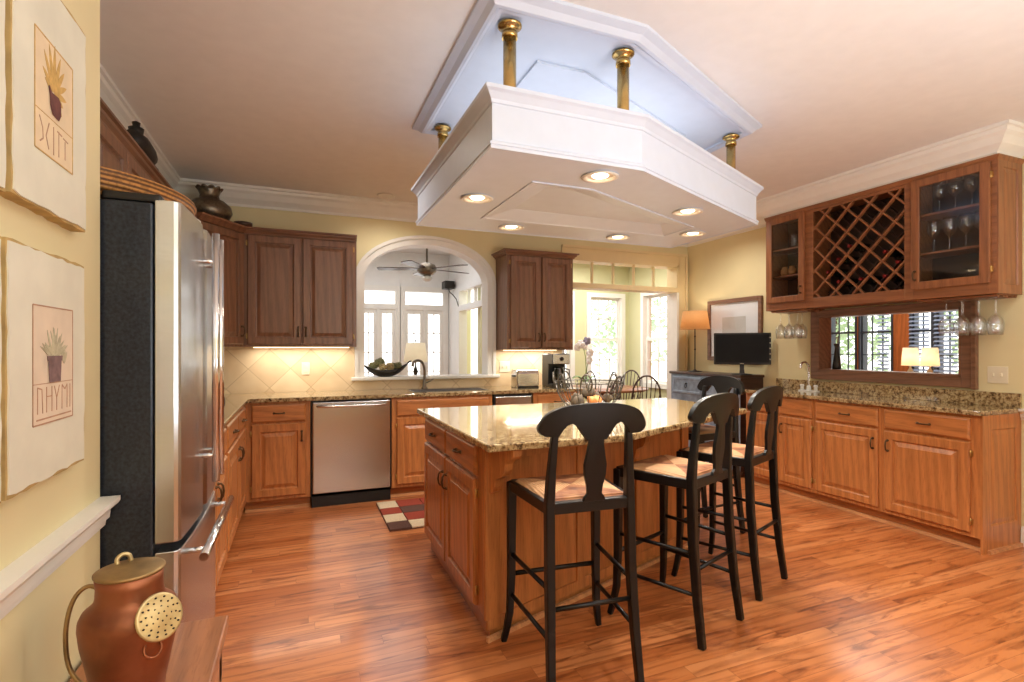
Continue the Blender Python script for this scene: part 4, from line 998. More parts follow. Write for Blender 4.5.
b = B(); b.box(-.148, -.128, -.02, .02, .11, .125); obj('lever', b, M['rubber'], t, bevel=.003)
t = thing('coffee_maker', 'black and steel drip coffee maker on the worktop', 'coffee maker', (2.475, 4.88, .914))
b = B(); b.box(-.10, .10, -.02, .13, 0, .34); b.box(-.10, .10, -.13, -.02, .0, .035); b.box(-.10, .10, -.12, -.02, .235, .34); obj('body', b, M['rubber'], t, bevel=.008)
b = B(); b.box(-.095, .095, -.127, -.12, .24, .335); obj('control_panel', b, M['steel'], t, bevel=.003)
b = B(); b.lathe([(0, .04), (.065, .04), (.075, .07), (.07, .14), (.05, .19), (.05, .205), (0, .205)], 24, (0, -.06, 0)); cf = obj('carafe', b, M['wine'], t)
b = B(); b.sweep([(.05, -.10, .19), (.075, -.15, .18), (.075, -.155, .1), (.055, -.115, .075)], .007, 8); obj('handle', b, M['rubber'], cf)
b = B(); b.lathe([(.0, 0), (.02, 0), (.02, .01), (0, .014)], 16, T=lambda p: Vector((p.x, -.128 - p.z, p.y + .29))); obj('dial', b, M['rubber'], t)
t = thing('pepper_mill', 'brown turned wooden pepper mill on the worktop beside the fridge', 'pepper mill', (-.54, 4.42, .914))
b = B(); b.lathe([(0, 0), (.03, 0), (.03, .02), (.022, .05), (.018, .08), (.026, .1), (.022, .115), (0, .115)], 18); obj('body', b, M['darkwood'], t)
b = B(); b.lathe([(0, .115), (.02, .117), (.024, .135), (.014, .15), (.008, .158), (0, .16)], 18); obj('knob', b, M['darkwood'], t)
def plate(name, label, cat, loc, rotz, gang=1, kind='switch'):
    t = thing(name, label, cat, loc, rotz); w_ = .035 + .023 * (gang - 1)
    b = B(); b.box(-w_, w_, -.006, 0, -.058, .058); obj('cover_plate', b, M['plate'], t, bevel=.004)
    for g in range(gang):
        x = (g - (gang - 1) / 2) * .046; b = B()
        if kind == 'switch': b.box(x - .005, x + .005, -.016, -.006, -.012, .012); obj('toggle', b, M['plate'], t, bevel=.002)
        else:
            for z in (-.022, .022): b.box(x - .014, x + .014, -.009, -.006, z - .014, z + .014)
            obj('socket', b, M['plate'], t, bevel=.003)
    return t
plate('wall_outlet', 'ivory wall outlet on the diagonal tile under the corner cabinets', 'outlet', (.054, WY - .012, 1.125), 0, 1, 'outlet')
plate('light_switch', 'ivory switch plate on the tile between the arch and the toaster', 'switch', (2.02, WY - .012, 1.115), 0, 2)
plate('light_switch', 'ivory two-gang switch plate on the cream wall above the bar end', 'switch', (RX, 2.085, 1.13), -PI / 2, 2)

# fruit bowl on the arch sill
t = thing('boat_bowl', 'dark boat-shaped bowl of artichokes on the sill of the arched opening', 'bowl', (.785, WY + .03, SILL))
b = B(); n = 18; vs = []
def sec(u, k):  # u -1..1 along x, k 0..8 across
    wv_ = .105 * (1 - abs(u) ** 2.2) ** .6 + .006; zt = .06 + .075 * abs(u) ** 2.2; dpth = .06 * (1 - abs(u) ** 2.6) + .004; a = PI * k / 8
    return (u * .225, -wv_ * math.cos(a), zt - dpth * math.sin(a))
for inn in (0, 1):
    for i in range(n + 1):
        for k in range(9):
            x, y, z = sec(-1 + 2 * i / n, k); 
            if inn: y *= .93; z += .005 * math.sin(PI * k / 8)
            vs.append((x, y, z))
q = (n + 1) * 9; fs = []
for i in range(n):
    for k in range(8): a = i * 9 + k; fs += [(a, a + 1, a + 10, a + 9), (q + a, q + a + 9, q + a + 10, q + a + 1)]
    fs += [(i * 9, i * 9 + 9, q + i * 9 + 9, q + i * 9), (i * 9 + 8, q + i * 9 + 8, q + i * 9 + 17, i * 9 + 17)]
b.add(vs, fs, 0, True); obj('body', b, M['iron'], t)
for s in (-1, 1):
    b = B(); b.sweep([(s * .215, -.02, .128), (s * .235, -.02, .145), (s * .25, 0, .15), (s * .235, .02, .145), (s * .215, .02, .128)], .006, 8); obj('handle', b, M['iron'], t)
b = B(); b.lathe([(0, 0), (.045, 0), (.04, .006), (0, .006)], 20); obj('foot', b, M['iron'], t)
AR = [(-.12, -.02, .085, .038, 'arti', 'olive artichoke at the corner-side end of the dark bowl'), (-.055, .01, .115, .045, 'arti', 'large olive artichoke topmost in the dark bowl'), (-.03, -.05, .07, .035, 'arti2', 'tan artichoke at the front of the dark bowl'),
      (.035, -.04, .075, .037, 'arti2', 'tan artichoke at the middle front of the dark bowl'), (.06, .03, .08, .036, 'arti', 'olive artichoke at the back of the dark bowl'), (.115, -.02, .085, .036, 'arti', 'olive artichoke at the faucet-side end of the dark bowl')]
for x, y, z, r, mk, lab in AR:
    b = B(); b.ball((0, 0, 0), r * .9, 10)
    for row in range(4):
        ph = [-.5, -.1, .35, .8][row]
        for k in range(8):
            a = 2 * PI * (k + row * .5) / 8; cx_, cz2 = math.cos(ph), math.sin(ph)
            p = Vector((math.cos(a) * cx_, math.sin(a) * cx_, cz2)) * r * .88; b.ball(p, r * .3, 5)
    tag(obj('artichoke', b, M[mk], None, (.785 + x, WY + .03 + y, SILL + z + .022), rot=(random.uniform(-.5, .5), random.uniform(-.5, .5), 0)), lab, 'artichoke', 'artichokes in the dark bowl')

# rug
t = thing('patchwork_rug', 'patchwork rug in rust, beige and brown by the sink cabinet', 'rug', (.60, 3.80, 0))
b = B(); b.box(0, 1.1, 0, .72, 0, .006); obj('backing', b, M['rugbrown'], t)
b = B(); pat = ['tbrtbr', 'rtbrtb', 'btrbtr', 'tbrtrb']
ws = [.0, .16, .36, .52, .72, .9, 1.1]; hs = [0, .17, .36, .53, .72]; q = {'t': 1, 'b': 2, 'r': 0}
pat = ['btbrtb', 'trtbrt', 'rbtrbt', 'trrtbr']
for j in range(4):
    for i in range(6): b.box(ws[i] + .004, ws[i + 1] - .004, hs[j] + .004, hs[j + 1] - .004, .006, .014, q[pat[j][i]])
obj('pile', b, [M['rugred'], M['rugtan'], M['rugbrown']], t)

# ================================================================== LEFT WALL: CANVASES, URN, BENCH
def wobble(x0, x1, z0, z1, k, n=14):
    pts = []
    for i in range(n): pts.append((x0 + (x1 - x0) * i / n, z0 + random.uniform(-k, k)))
    for i in range(n): pts.append((x1 + random.uniform(-k, k), z0 + (z1 - z0) * i / n))
    for i in range(n): pts.append((x1 + (x0 - x1) * i / n, z1 + random.uniform(-k, k)))
    for i in range(n): pts.append((x0 + random.uniform(-k, k), z1 + (z0 - z1) * i / n))
    return pts
def stroke(b, pts, w_, y): # flat ink stroke in the plane, polyline of (x,z)
    for (xa, za), (xb, zb) in zip(pts, pts[1:]):
        d = Vector((xb - xa, zb - za)); L = d.length or 1; nx, nz = -d.y / L * w_ / 2, d.x / L * w_ / 2
        b.add([(xa + nx, y, za + nz), (xb + nx, y, zb + nz), (xb - nx, y, zb - nz), (xa - nx, y, za - nz)] + [(xa + nx, y + .0006, za + nz), (xb + nx, y + .0006, zb + nz), (xb - nx, y + .0006, zb - nz), (xa - nx, y + .0006, za - nz)],
              [(0, 1, 2, 3), (7, 6, 5, 4), (0, 4, 5, 1), (1, 5, 6, 2), (2, 6, 7, 3), (3, 7, 4, 0)])
def leafpoly(cx, cz, ang, L, w_):
    o = []
    for i in range(9): u = i / 8; o.append((u * L, w_ * math.sin(PI * u) ** .8))
    o += [(u, -v_) for u, v_ in o[-2:0:-1]]
    return [(cx + u * math.cos(ang) - v_ * math.sin(ang), cz + u * math.sin(ang) + v_ * math.cos(ang)) for u, v_ in o]
def canvas(label, y0, y1, z0, z1, panel, mats, art):
    """wall board; local x = along wall (world y), z up, front faces local -y (world +x)"""
    t = thing('wall_canvas', label, 'picture', (NX, y0, z0), PI / 2, 'botanical boards on the cream wall')
    Wd, Hd = y1 - y0, z1 - z0
    b = B(); b.prism(wobble(0, Wd, 0, Hd, .0022), -.028, 0, T=lambda x, y, z: (x, z, y)); obj('board', b, M['canvas_e'], t)
    b = B(); b.prism(wobble(.006, Wd - .006, .005, Hd - .005, .003), -.0305, -.028, T=lambda x, y, z: (x, z, y)); obj('painted_face', b, M['canvas'], t)
    if panel:
        px0, px1, pz0, pz1 = panel; Y = -.0305
        b = B(); b.box(px0, px1, Y - .0008, Y, pz0, pz1); obj('picture_panel', b, M[mats[0]], t)
        b = B(); Y -= .0014
        stroke(b, [(px0, pz0), (px1, pz0), (px1, pz1), (px0, pz1), (px0, pz0)], .0028, Y); stroke(b, [(px0 + .003, pz0 + (pz1 - pz0) * .34), (px1 - .003, pz0 + (pz1 - pz0) * .34)], .0014, Y)
        obj('border_line', b, M['leaf_ink'] if mats[0] == 'canvas_t' else M['ink'], t)
        art(t, px0, px1, pz0, pz1, Y)
    return t
def TXY(y): return lambda x, yy, z: (x, y + z, yy)
def art1(t, x0, x1, z0, z1, Y):
    W, H = x1 - x0, z1 - z0; cx = x0 + W * .5
    b = B()
    for k, (a, L) in enumerate(((150, .06), (125, .08), (105, .092), (88, .098), (70, .09), (52, .08), (30, .07), (165, .045), (5, .06), (-20, .045), (-45, .05))): b.prism(leafpoly(cx - .005, z0 + H * .60, R(a), L, .0065), 0, .0006, T=TXY(Y - k * 6e-5))
    obj('painted_leaves', b, M['leaf_ink'], t)
    b = B(); b.prism([(cx - .034, z0 + H * .60), (cx - .03, z0 + H * .62), (cx - .02, z0 + H * .575), (cx + .012, z0 + H * .585), (cx + .024, z0 + H * .55), (cx + .024, z0 + H * .44), (cx + .014, z0 + H * .38), (cx - .016, z0 + H * .39), (cx - .026, z0 + H * .46), (cx - .028, z0 + H * .55)], 0, .0008, T=TXY(Y - .0016)); obj('painted_pot', b, M['pot_ink'], t)
    b = B(); zb, zt = z0 + H * .06, z0 + H * .29; xs = [x0 + W * k for k in (.14, .3, .46, .6, .72, .86)]
    stroke(b, [(xs[0] - .006, zt), (xs[0] + .008, zt - .02), (xs[0] + .01, zt - .04), (xs[0] - .004, zb + .004)], .0028, Y)
    stroke(b, [(xs[1] + .008, zt), (xs[1] - .006, zt - .03), (xs[1] + .006, zb)], .0028, Y)
    stroke(b, [(xs[2], zt), (xs[2], zb - .004)], .003, Y); stroke(b, [(xs[3], zt), (xs[3], zb)], .0028, Y); stroke(b, [(xs[3] - .008, zt - .002), (xs[3] + .016, zt - .004)], .0024, Y)
    stroke(b, [(xs[4] + .01, zt - .01), (xs[4] + .01, zb + .004)], .0028, Y); stroke(b, [(xs[4], zt - .006), (xs[5], zt - .008)], .0024, Y)
    obj('lettering', b, M['ink'], t)
def art2(t, x0, x1, z0, z1, Y):
    W, H = x1 - x0, z1 - z0; cx = x0 + W * .5; b = B()
    for k in range(26):
        a = R(random.uniform(15, 165)); b.prism(leafpoly(cx + random.uniform(-.015, .015), z0 + H * .57, a, random.uniform(.03, .062), .0035), 0, .0006, T=TXY(Y - k * 3e-5))
    for k in range(4): b.prism(leafpoly(cx + .045, z0 + H * .5, R(60 + 20 * k), .03, .004), 0, .0006, T=TXY(Y - .001 - k * 3e-5))
    obj('painted_leaves', b, M['leaf_ink2'], t)
    b = B(); b.prism([(cx - .036, z0 + H * .575), (cx + .036, z0 + H * .575), (cx + .034, z0 + H * .53), (cx + .03, z0 + H * .53), (cx + .026, z0 + H * .345), (cx - .026, z0 + H * .345), (cx - .03, z0 + H * .53), (cx - .034, z0 + H * .53)], 0, .0008, T=TXY(Y - .0016)); obj('painted_pot', b, M['pot_ink2'], t)
    b = B(); zb, zt = z0 + H * .09, z0 + H * .31; f = lambda k: x0 + W * k
    stroke(b, [(f(.10), zt), (f(.10), zb)], .0028, Y); stroke(b, [(f(.10), zt), (f(.2), zt - .004), (f(.22), zb)], .0026, Y)
    stroke(b, [(f(.31), zt), (f(.31), zb)], .0028, Y); stroke(b, [(f(.31), (zt + zb) / 2 + .006), (f(.44), (zt + zb) / 2 + .006)], .002, Y); stroke(b, [(f(.44), zt), (f(.44), zb)], .0028, Y)
    stroke(b, [(f(.5), zt), (f(.56), (zt + zb) / 2), (f(.63), zt)], .0026, Y); stroke(b, [(f(.56), (zt + zb) / 2), (f(.56), zb)], .0028, Y)
    stroke(b, [(f(.7), zb), (f(.7), zt), (f(.78), zt - .01), (f(.84), zt), (f(.84), zb)], .0026, Y); stroke(b, [(f(.92), zt), (f(.92), zb)], .0026, Y)
    stroke(b, [(f(.08), z0 + H * .04), (f(.95), z0 + H * .045)], .003, Y)
    obj('lettering', b, M['ink'], t)
canvas('cream wall board painted with a long-leaved plant in a plum pot, upper one', 1.19, 1.54, 1.59, 2.06, (.082, .262, .112, .345), ('canvas_t',), art1)
canvas('distressed cream wall board with a bushy plant in a mauve pot, above the rail', 1.172, 1.53, 1.05, 1.508, (.092, .280, .115, .348), ('canvas_p',), art2)
canvas('blank-edged cream board cut off by the photo edge, upper one', .80, 1.172, 1.585, 2.06, None, None, None)
canvas('cream board cut off by the photo edge, lower one', .80, 1.158, 1.05, 1.508, None, None, None)

t = thing('wooden_bench', 'worn brown wooden bench under the copper urn', 'bench', (-.33, 1.28, 0))
b = B(); b.box(-.155, .145, -.55, .40, .525, .56); obj('top', b, M['bench'], t, bevel=.005)
b = B(); b.box(-.145, -.12, -.53, .385, .40, .525); b.box(.105, .13, -.53, .385, .40, .525); b.box(-.12, .105, .36, .385, .40, .525); b.box(-.12, .105, -.53, -.505, .40, .525); obj('apron', b, M['bench'], t)
for sx in (-.12, .105):
    for sy in (-.5, .355): b = B(); b.box(sx - .025, sx + .025, sy - .025, sy + .025, 0, .525); obj('leg', b, M['bench'], t, bevel=.004)
t = thing('copper_urn', 'old copper urn with a brass lid and a perforated brass rose on its front', 'urn', (-.33, 1.325, .56))
b = B(); b.lathe([(0, 0), (.056, 0), (.06, .012), (.064, .05), (.074, .1), (.084, .15), (.088, .185), (.087, .2), (.081, .214), (.069, .224), (.062, .232), (.0595, .242), (.0585, .262), (.061, .284), (.0, .284)], 40)
for z in (.16, .178, .196): pass
obj('body', b, M['copper'], t)
b = B(); b.lathe([(0.0615, .2845), (.063, .286), (.063, .290), (.058, .292), (.02, .294), (0, .294)], 40); ld = obj('lid', b, M['brasslid'], t)
b = B(); b.sweep(smooth([(-.03, .030, .291), (-.031, .033, .303), (-.022, .038, .310), (-.012, .041, .306), (-.008, .041, .293)]), .0045, 8); obj('lid_loop', b, M['rose'], ld)
# rose faces the room
th = math.atan2(-1.325, .335) + .50; n_ = Vector((math.cos(th), math.sin(th), .38)).normalized()
q = Vector((0, 0, 1)).rotation_difference(n_); ce = Vector((math.cos(th) * .084, math.sin(th) * .084, .205))
T = lambda p: ce + q @ p
b = B(); b.lathe([(.018, -.03), (.028, 0), (.043, .012), (.046, .017), (.044, .021), (.040, .02), (.02, .025), (0, .026)], 32, T=T); rs = obj('rose', b, M['rose'], t)
b = B()
for rr, k in ((.009, 5), (.019, 9), (.029, 13), (.037, 14)):
    for i in range(k):
        a = 2 * PI * i / k + rr * 40; b.lathe([(.0019, .020), (.0019, .0268 - rr * .09), (0, .0268 - rr * .09)], 6, (rr * math.cos(a), rr * math.sin(a), 0), T=T)
obj('holes', b, M['hole'], rs)
b = B(); b.sweep([T(Vector((.017 * math.cos(a) , .017 * math.sin(a), .006))) + Vector((-.006, 0, -.062)) for a in [2 * PI * i / 18 for i in range(18)]], .0028, 6, closed=True); obj('ring_pull', b, M['copper'], rs)
b = B(); b.sweep(smooth([(-.055, .04, .232), (-.085, .048, .248), (-.11, .045, .225), (-.12, .035, .17), (-.114, .028, .1), (-.09, .018, .06), (-.062, .010, .052)]), .0045, 8); obj('strap_handle', b, M['brasslid'], t)

# ================================================================== RIGHT SIDE: CHEST, LAMP, MONITOR, PICTURE
t = thing('chest_of_drawers', 'worn blue chest of drawers with dark sides against the cream wall', 'chest', (4.145, 5.11, 0), -PI / 2)
CW, CD_ = 1.06, .31
b = B(); b.box(0, CW, .0, CD_, .06, 1.01); obj('carcass', b, M['darkwood'], t, bevel=.004)
b = B(); b.box(-.02, CW + .02, -.025, CD_, 1.01, 1.04); obj('top', b, M['darkwood'], t, bevel=.008)
b = B(); b.box(0, CW, -.006, 0, .06, 1.01); obj('front_frame', b, M['blue'], t)
for r_ in range(3):
    for c_ in range(2):
        z1 = .985 - r_ * .29; x0 = .04 + c_ * .50; bb = B(); w_, h_ = .48, .25 if r_ else .2
        bb.rings([(0, w_, 0, h_, 0), (0, w_, 0, h_, -.012), (.012, w_ - .012, .012, h_ - .012, -.018), (.03, w_ - .03, .03, h_ - .03, -.018), (.036, w_ - .036, .036, h_ - .036, -.013)])
        d_ = obj('drawer', bb, M['blue'], t, (x0, -.006, z1 - h_))
        b = B(); b.ball((w_ / 2, -.022, h_ / 2 + .02), .012, 6); b.sweep([(w_ / 2 - .014, -.026, h_ / 2 + .012), (w_ / 2 - .018, -.028, h_ / 2 - .015), (w_ / 2, -.028, h_ / 2 - .03), (w_ / 2 + .018, -.028, h_ / 2 - .015), (w_ / 2 + .014, -.026, h_ / 2 + .012)], .004, 6); obj('drop_pull', b, M['iron'], d_)
for x in (.03, CW - .03):
    for y in (.03, CD_ - .03): b = B(); b.lathe([(.018, 0), (.026, .03), (.03, .06)], 12, (x, y, 0)); obj('foot', b, M['darkwood'], t)
t = thing('table_lamp', 'slender iron table lamp with a lit rattan shade on the blue chest', 'lamp', (4.25, 4.83, 1.04))
b = B(); b.lathe([(0, 0), (.075, 0), (.075, .008), (.02, .016), (.01, .03), (0, .03)], 24); obj('base', b, M['iron'], t)
b = B(); b.lathe([(.006, .02), (.006, .25), (.012, .26), (.006, .27), (.006, .40), (.011, .41), (.006, .42), (.006, .56), (.012, .57), (.012, .60), (0, .60)], 12); obj('stem', b, M['iron'], t)
b = B(); b.lathe([(.165, .495), (.135, .70), (.132, .70), (.162, .495)], 36); b.sweep([(.165 * math.cos(2 * PI * k / 32), .165 * math.sin(2 * PI * k / 32), .497) for k in range(32)], .005, 6, closed=True); b.sweep([(-.133, 0, .69), (0, 0, .69), (.133, 0, .69)], .002, 5); b.sweep([(0, 0, .6), (0, 0, .715)], .003, 6); obj('lamp_shade', b, M['rattan'], t)
b = B(); b.ball((0, 0, .645), .03, 8); obj('bulb', b, M['bulb'], t)
t = thing('framed_picture', 'large wood-framed picture with white mat on the wall above the blue chest', 'picture', (RX, 4.83, 1.175), -PI / 2)
PW, PH = .775, .685; b = B(); f_ = .045
for (a0, a1, c0, c1) in ((0, f_, 0, PH), (PW - f_, PW, 0, PH), (f_, PW - f_, 0, f_), (f_, PW - f_, PH - f_, PH)): b.box(a0, a1, -.03, 0, c0, c1)
obj('frame', b, M['walnut_x'], t, bevel=.005)
b = B(); b.box(f_, PW - f_, -.012, -.004, f_, PH - f_); obj('mat_board', b, M['paper'], t)
b = B(); b.box(.22, PW - .22, -.0135, -.012, .2, PH - .2); obj('print', b, pm('faded_print', (206, 206, 204), .6, 0, .12, 5), t)
b = B(); b.box(f_, PW - f_, -.018, -.016, f_, PH - f_); obj('glazing', b, M['glass'], t)
t = thing('monitor', 'black flat monitor on a stand at the near end of the blue chest', 'monitor', (4.215, 4.10, 1.04), R(-44))
b = B(); b.lathe([(0, 0), (.1, 0), (.1, .008), (.03, .016), (0, .016)], 28); b.sweep([(0, 0, .01), (.0, .012, .06), (0, .02, .13)], 0, rect=[(.05, .03), (.04, .03), (.045, .03)], up=(0, 1, 0)); obj('stand', b, M['rubber'], t)
b = B(); b.box(-.27, .27, -.02, .03, .105, .43); obj('housing', b, M['rubber'], t, bevel=.008)
b = B(); b.box(-.25, .25, -.0215, -.02, .128, .412); obj('screen', b, M['screen'], t)
b = B(); b.box(-.018, .018, -.0212, -.02, .112, .118); obj('maker_badge', b, M['plate'], t)
for k in range(5): b = B(); b.box(.256, .264, -.0225, -.0195, .155 + .055 * k, .167 + .055 * k); obj('button', b, M['plate'], t)

# bar window frame (cased pass-through) and things on the bar
b = B()
fw = .075; ya, yb_, za, zb = WYA, WYB, WZ0, WZ1
def rx(y0, y1, z0, z1, x0=RX - .03, x1=RX): b.box(x0, x1, y0, y1, z0, z1)
rx(ya - fw, ya, za - fw, zb + .045); rx(yb_, yb_ + .065, za - fw, zb + .045); rx(ya, yb_, za - fw, za); rx(ya, yb_, zb, zb + .045)
rx(ya, ya + .02, za, zb, RX - .03, RX + .135); rx(yb_ - .02, yb_, za, zb, RX - .03, RX + .135); rx(ya, yb_, za, za + .018, RX - .03, RX + .135); rx(ya, yb_, zb - .02, zb, RX - .03, RX + .135)
rx(ya - fw - .015, ya - fw + .012, za - fw - .01, zb + .045, RX - .042, RX)
struct('window_1', b, M['walnut_y'], bevel=.003)
b = B(); b.lathe([(0, 0), (.034, 0), (.036, .02), (.03, .06), (.018, .16), (.014, .2), (.02, .215), (.024, .23), (.01, .235), (.0, .235)], 18)
tag(obj('dark_vase', b, M['iron'], None, (RX + .09, 3.32, WZ0 + .018)), 'slim dark vase on the sill of the window in the bar wall', 'vase')
t = thing('bar_faucet', 'tall slim white bar faucet on the bar worktop', 'faucet', (RX - .09, 3.46, .914))
b = B(); b.box(-.028, .028, -.09, .09, 0, .012); b.lathe([(.022, .01), (.018, .05), (0, .06)], 16); obj('base', b, M['clay'], t, bevel=.004)
b = B(); b.sweep(smooth([(0, 0, .04), (0, 0, .20), (-.01, 0, .24), (-.04, 0, .268), (-.08, 0, .268), (-.105, 0, .245), (-.108, 0, .215)]), .009, 10); obj('spout', b, M['chrome'], t)
for s in (-1, 1): b = B(); b.lathe([(.016, .01), (.014, .04), (.02, .05), (.016, .062), (0, .064)], 14, (0, s * .07, 0)); obj('tap', b, M['clay'], t)

# ================================================================== SUNROOM BEYOND THE ARCH
SY = 9.0; SX1 = 2.45
b = B()
UN = [(.92, 1.53), (1.66, 2.36)]
z = 2.30
b.box(-.6, UN[0][0], SY, SY + .15, 0, 3.0); b.box(UN[0][1], UN[1][0], SY, SY + .15, 0, 3.0); b.box(UN[1][1], SX1 + .12, SY, SY + .15, 0, 3.0)
for a, c in UN: b.box(a, c, SY, SY + .15, z, 3.0)
b.box(-.6, -.48, 5.35, SY, 0, 3.0)
# side wall with doorway to the breakfast room
DY0, DY1 = 7.0, 8.3
b.box(SX1, SX1 + .12, 5.35, DY0, 0, 3.0); b.box(SX1, SX1 + .12, DY1, SY, 0, 3.0); b.box(SX1, SX1 + .12, DY0, DY1, 2.24, 3.0); b.box(SX1, SX1 + .12, DY0, DY1, 1.93, 2.0)
for k in range(1, 4): y = DY0 + (DY1 - DY0) * k / 4; b.box(SX1 + .03, SX1 + .08, y - .012, y + .012, 2.0, 2.24)
for y_ in (DY0 - .08, DY1): b.box(SX1 - .02, SX1, y_, y_ + .08, 0, 2.32)
b.box(SX1 - .02, SX1, DY0, DY1, 2.24, 2.32); b.box(SX1 - .02, SX1, DY0, DY1, 1.92, 2.01)
struct('wall_sunroom', b, M['sunwhite'])
b = B(); b.box(2.66, 2.78, 8.75, 9.1, 0, CZ); struct('wall_hall', b, M['green'])
b = B(); b.box(-.6, SX1 + .12, 5.35, SY + .15, 2.95, 3.05); struct('ceiling_sunroom', b, M['sunwhite'])
for i, (a, c) in enumerate(UN):
    b = B(); 
    def bx(x0, x1, z0, z1, y0=SY - .02, y1=SY + .1): b.box(x0, x1, y0, y1, z0, z1)
    bx(a - .07, a + .02, 0, 2.37); bx(c - .02, c + .07, 0, 2.37); bx(a + .02, c - .02, 2.28, 2.37); bx(a + .02, c - .02, 1.97, 2.06); bx((a + c) / 2 - .02, (a + c) / 2 + .02, 0.02, 1.97); bx(a + .02, c - .02, 0, .25)
    for x0, x1 in ((a + .02, (a + c) / 2 - .02), ((a + c) / 2 + .02, c - .02)):
        bx(x0, x0 + .05, .25, 1.97, SY, SY + .06); bx(x1 - .05, x1, .25, 1.97, SY, SY + .06); bx(x0 + .051, x1 - .051, 1.9, 1.969, SY + .002, SY + .058)
        bx((x0 + x1) / 2 - .008, (x0 + x1) / 2 + .008, .25, 1.9, SY + .02, SY + .04)
        for k in range(1, 5): zz = .25 + 1.65 * k / 5; bx(x0 + .05, x1 - .05, zz - .008, zz + .008, SY + .02, SY + .04)
    o = struct('door_%d' % (i + 1), b, M['white']); b = B(); b.box(a, c, SY + .028, SY + .032, .25, 2.28); obj('pane', b, M['glass'], o)
t = thing('ceiling_fan', 'grey ceiling fan with a light seen through the arch', 'ceiling fan', (1.6, 7.0, 2.95))
b = B(); b.lathe([(.0, 0), (.06, 0), (.05, -.04), (.014, -.05), (.014, -.5)], 16); obj('rod', b, M['pewter'], t)
b = B(); b.lathe([(.02, -.48), (.11, -.51), (.13, -.55), (.13, -.60), (.09, -.64), (.05, -.66), (0, -.66)], 24); obj('motor', b, M['pewter'], t)
for k in range(5):
    a = 2 * PI * k / 5 + .3; b = B(); pts = [(.1, -.025), (.2, -.055), (.62, -.075), (.66, -.05), (.66, .05), (.62, .075), (.2, .055), (.1, .025)]
    b.prism(pts, -.572, -.562, T=lambda x, y, z: (x * math.cos(a) - y * math.sin(a), x * math.sin(a) + y * math.cos(a), z + y * .12)); obj('blade', b, M['darkwood'], t)
b = B(); b.lathe([(.04, -.66), (.07, -.68), (.07, -.70), (.04, -.73), (0, -.735)], 20); obj('light_bowl', b, M['clay'], t)
t = thing('sunroom_lamp', 'white-shaded table lamp standing in the sunroom behind the faucet', 'lamp', (1.345, 6.5, .72))
b = B(); b.lathe([(0, 0), (.07, 0), (.06, .02), (.012, .04), (.012, .25), (.03, .3), (.012, .36), (.008, .5), (0, .5)], 18); obj('base', b, M['iron'], t)
b = B(); b.lathe([(.15, .42), (.115, .66), (.112, .66), (.147, .42)], 32); obj('lamp_shade', b, M['shade'], t)
b = B(); b.lathe([(.006, .5), (.006, .68), (.012, .69), (0, .705)], 8); obj('finial', b, M['iron'], t)
t = thing('side_table', 'small round table under the sunroom lamp', 'table', (1.345, 6.5, 0))
b = B(); b.lathe([(0, .695), (.26, .695), (.26, .72), (0, .72)], 28); obj('table_top', b, M['table'], t)
b = B(); b.lathe([(.16, 0), (.15, .03), (.04, .08), (.03, .4), (.045, .6), (.06, .695)], 20); obj('pedestal', b, M['table'], t)
t = thing('wall_speaker', 'dark speaker with a drooping cord high in the sunroom corner', 'speaker', (SX1, 8.62, 2.36))
b = B(); b.box(-.2, -.03, -.11, .11, -.05, .08); b.box(-.03, 0, -.03, .03, -.02, .04); obj('body', b, M['iron'], t, bevel=.008)
b = B(); b.sweep([(-.14, -.1, -.05), (-.13, -.16, -.12), (-.1, -.22, -.16), (-.05, -.27, -.24), (-.02, -.29, -.36)], .008, 6); obj('cord', b, M['iron'], t)

# ================================================================== BREAKFAST ROOM
BY = 7.6; BXR = 5.25
b = B(); WN = [(3.15, 4.12), (4.49, 5.10)]; wz0, wz1 = .75, 2.17
xs = [SX1 + .12] + [v_ for w_ in WN for v_ in w_] + [BXR + .15]
for a, c in zip(xs[::2], xs[1::2]): b.box(a, c, BY, BY + .15, 0, CZ)
for a, c in WN: b.box(a, c, BY, BY + .15, 0, wz0); b.box(a, c, BY, BY + .15, wz1, CZ)
SWY = (6.22, 7.16)
b.box(BXR, BXR + .15, 5.35, SWY[0], 0, CZ); b.box(BXR, BXR + .15, SWY[1], BY, 0, CZ); b.box(BXR, BXR + .15, *SWY, 0, wz0); b.box(BXR, BXR + .15, *SWY, wz1, CZ)
struct('wall_breakfast', b, M['green'])
b = B(); b.box(SX1 + .12, BXR + .15, 5.35, BY + .15, CZ, CZ + .1); struct('ceiling_breakfast', b, M['ceiling'])
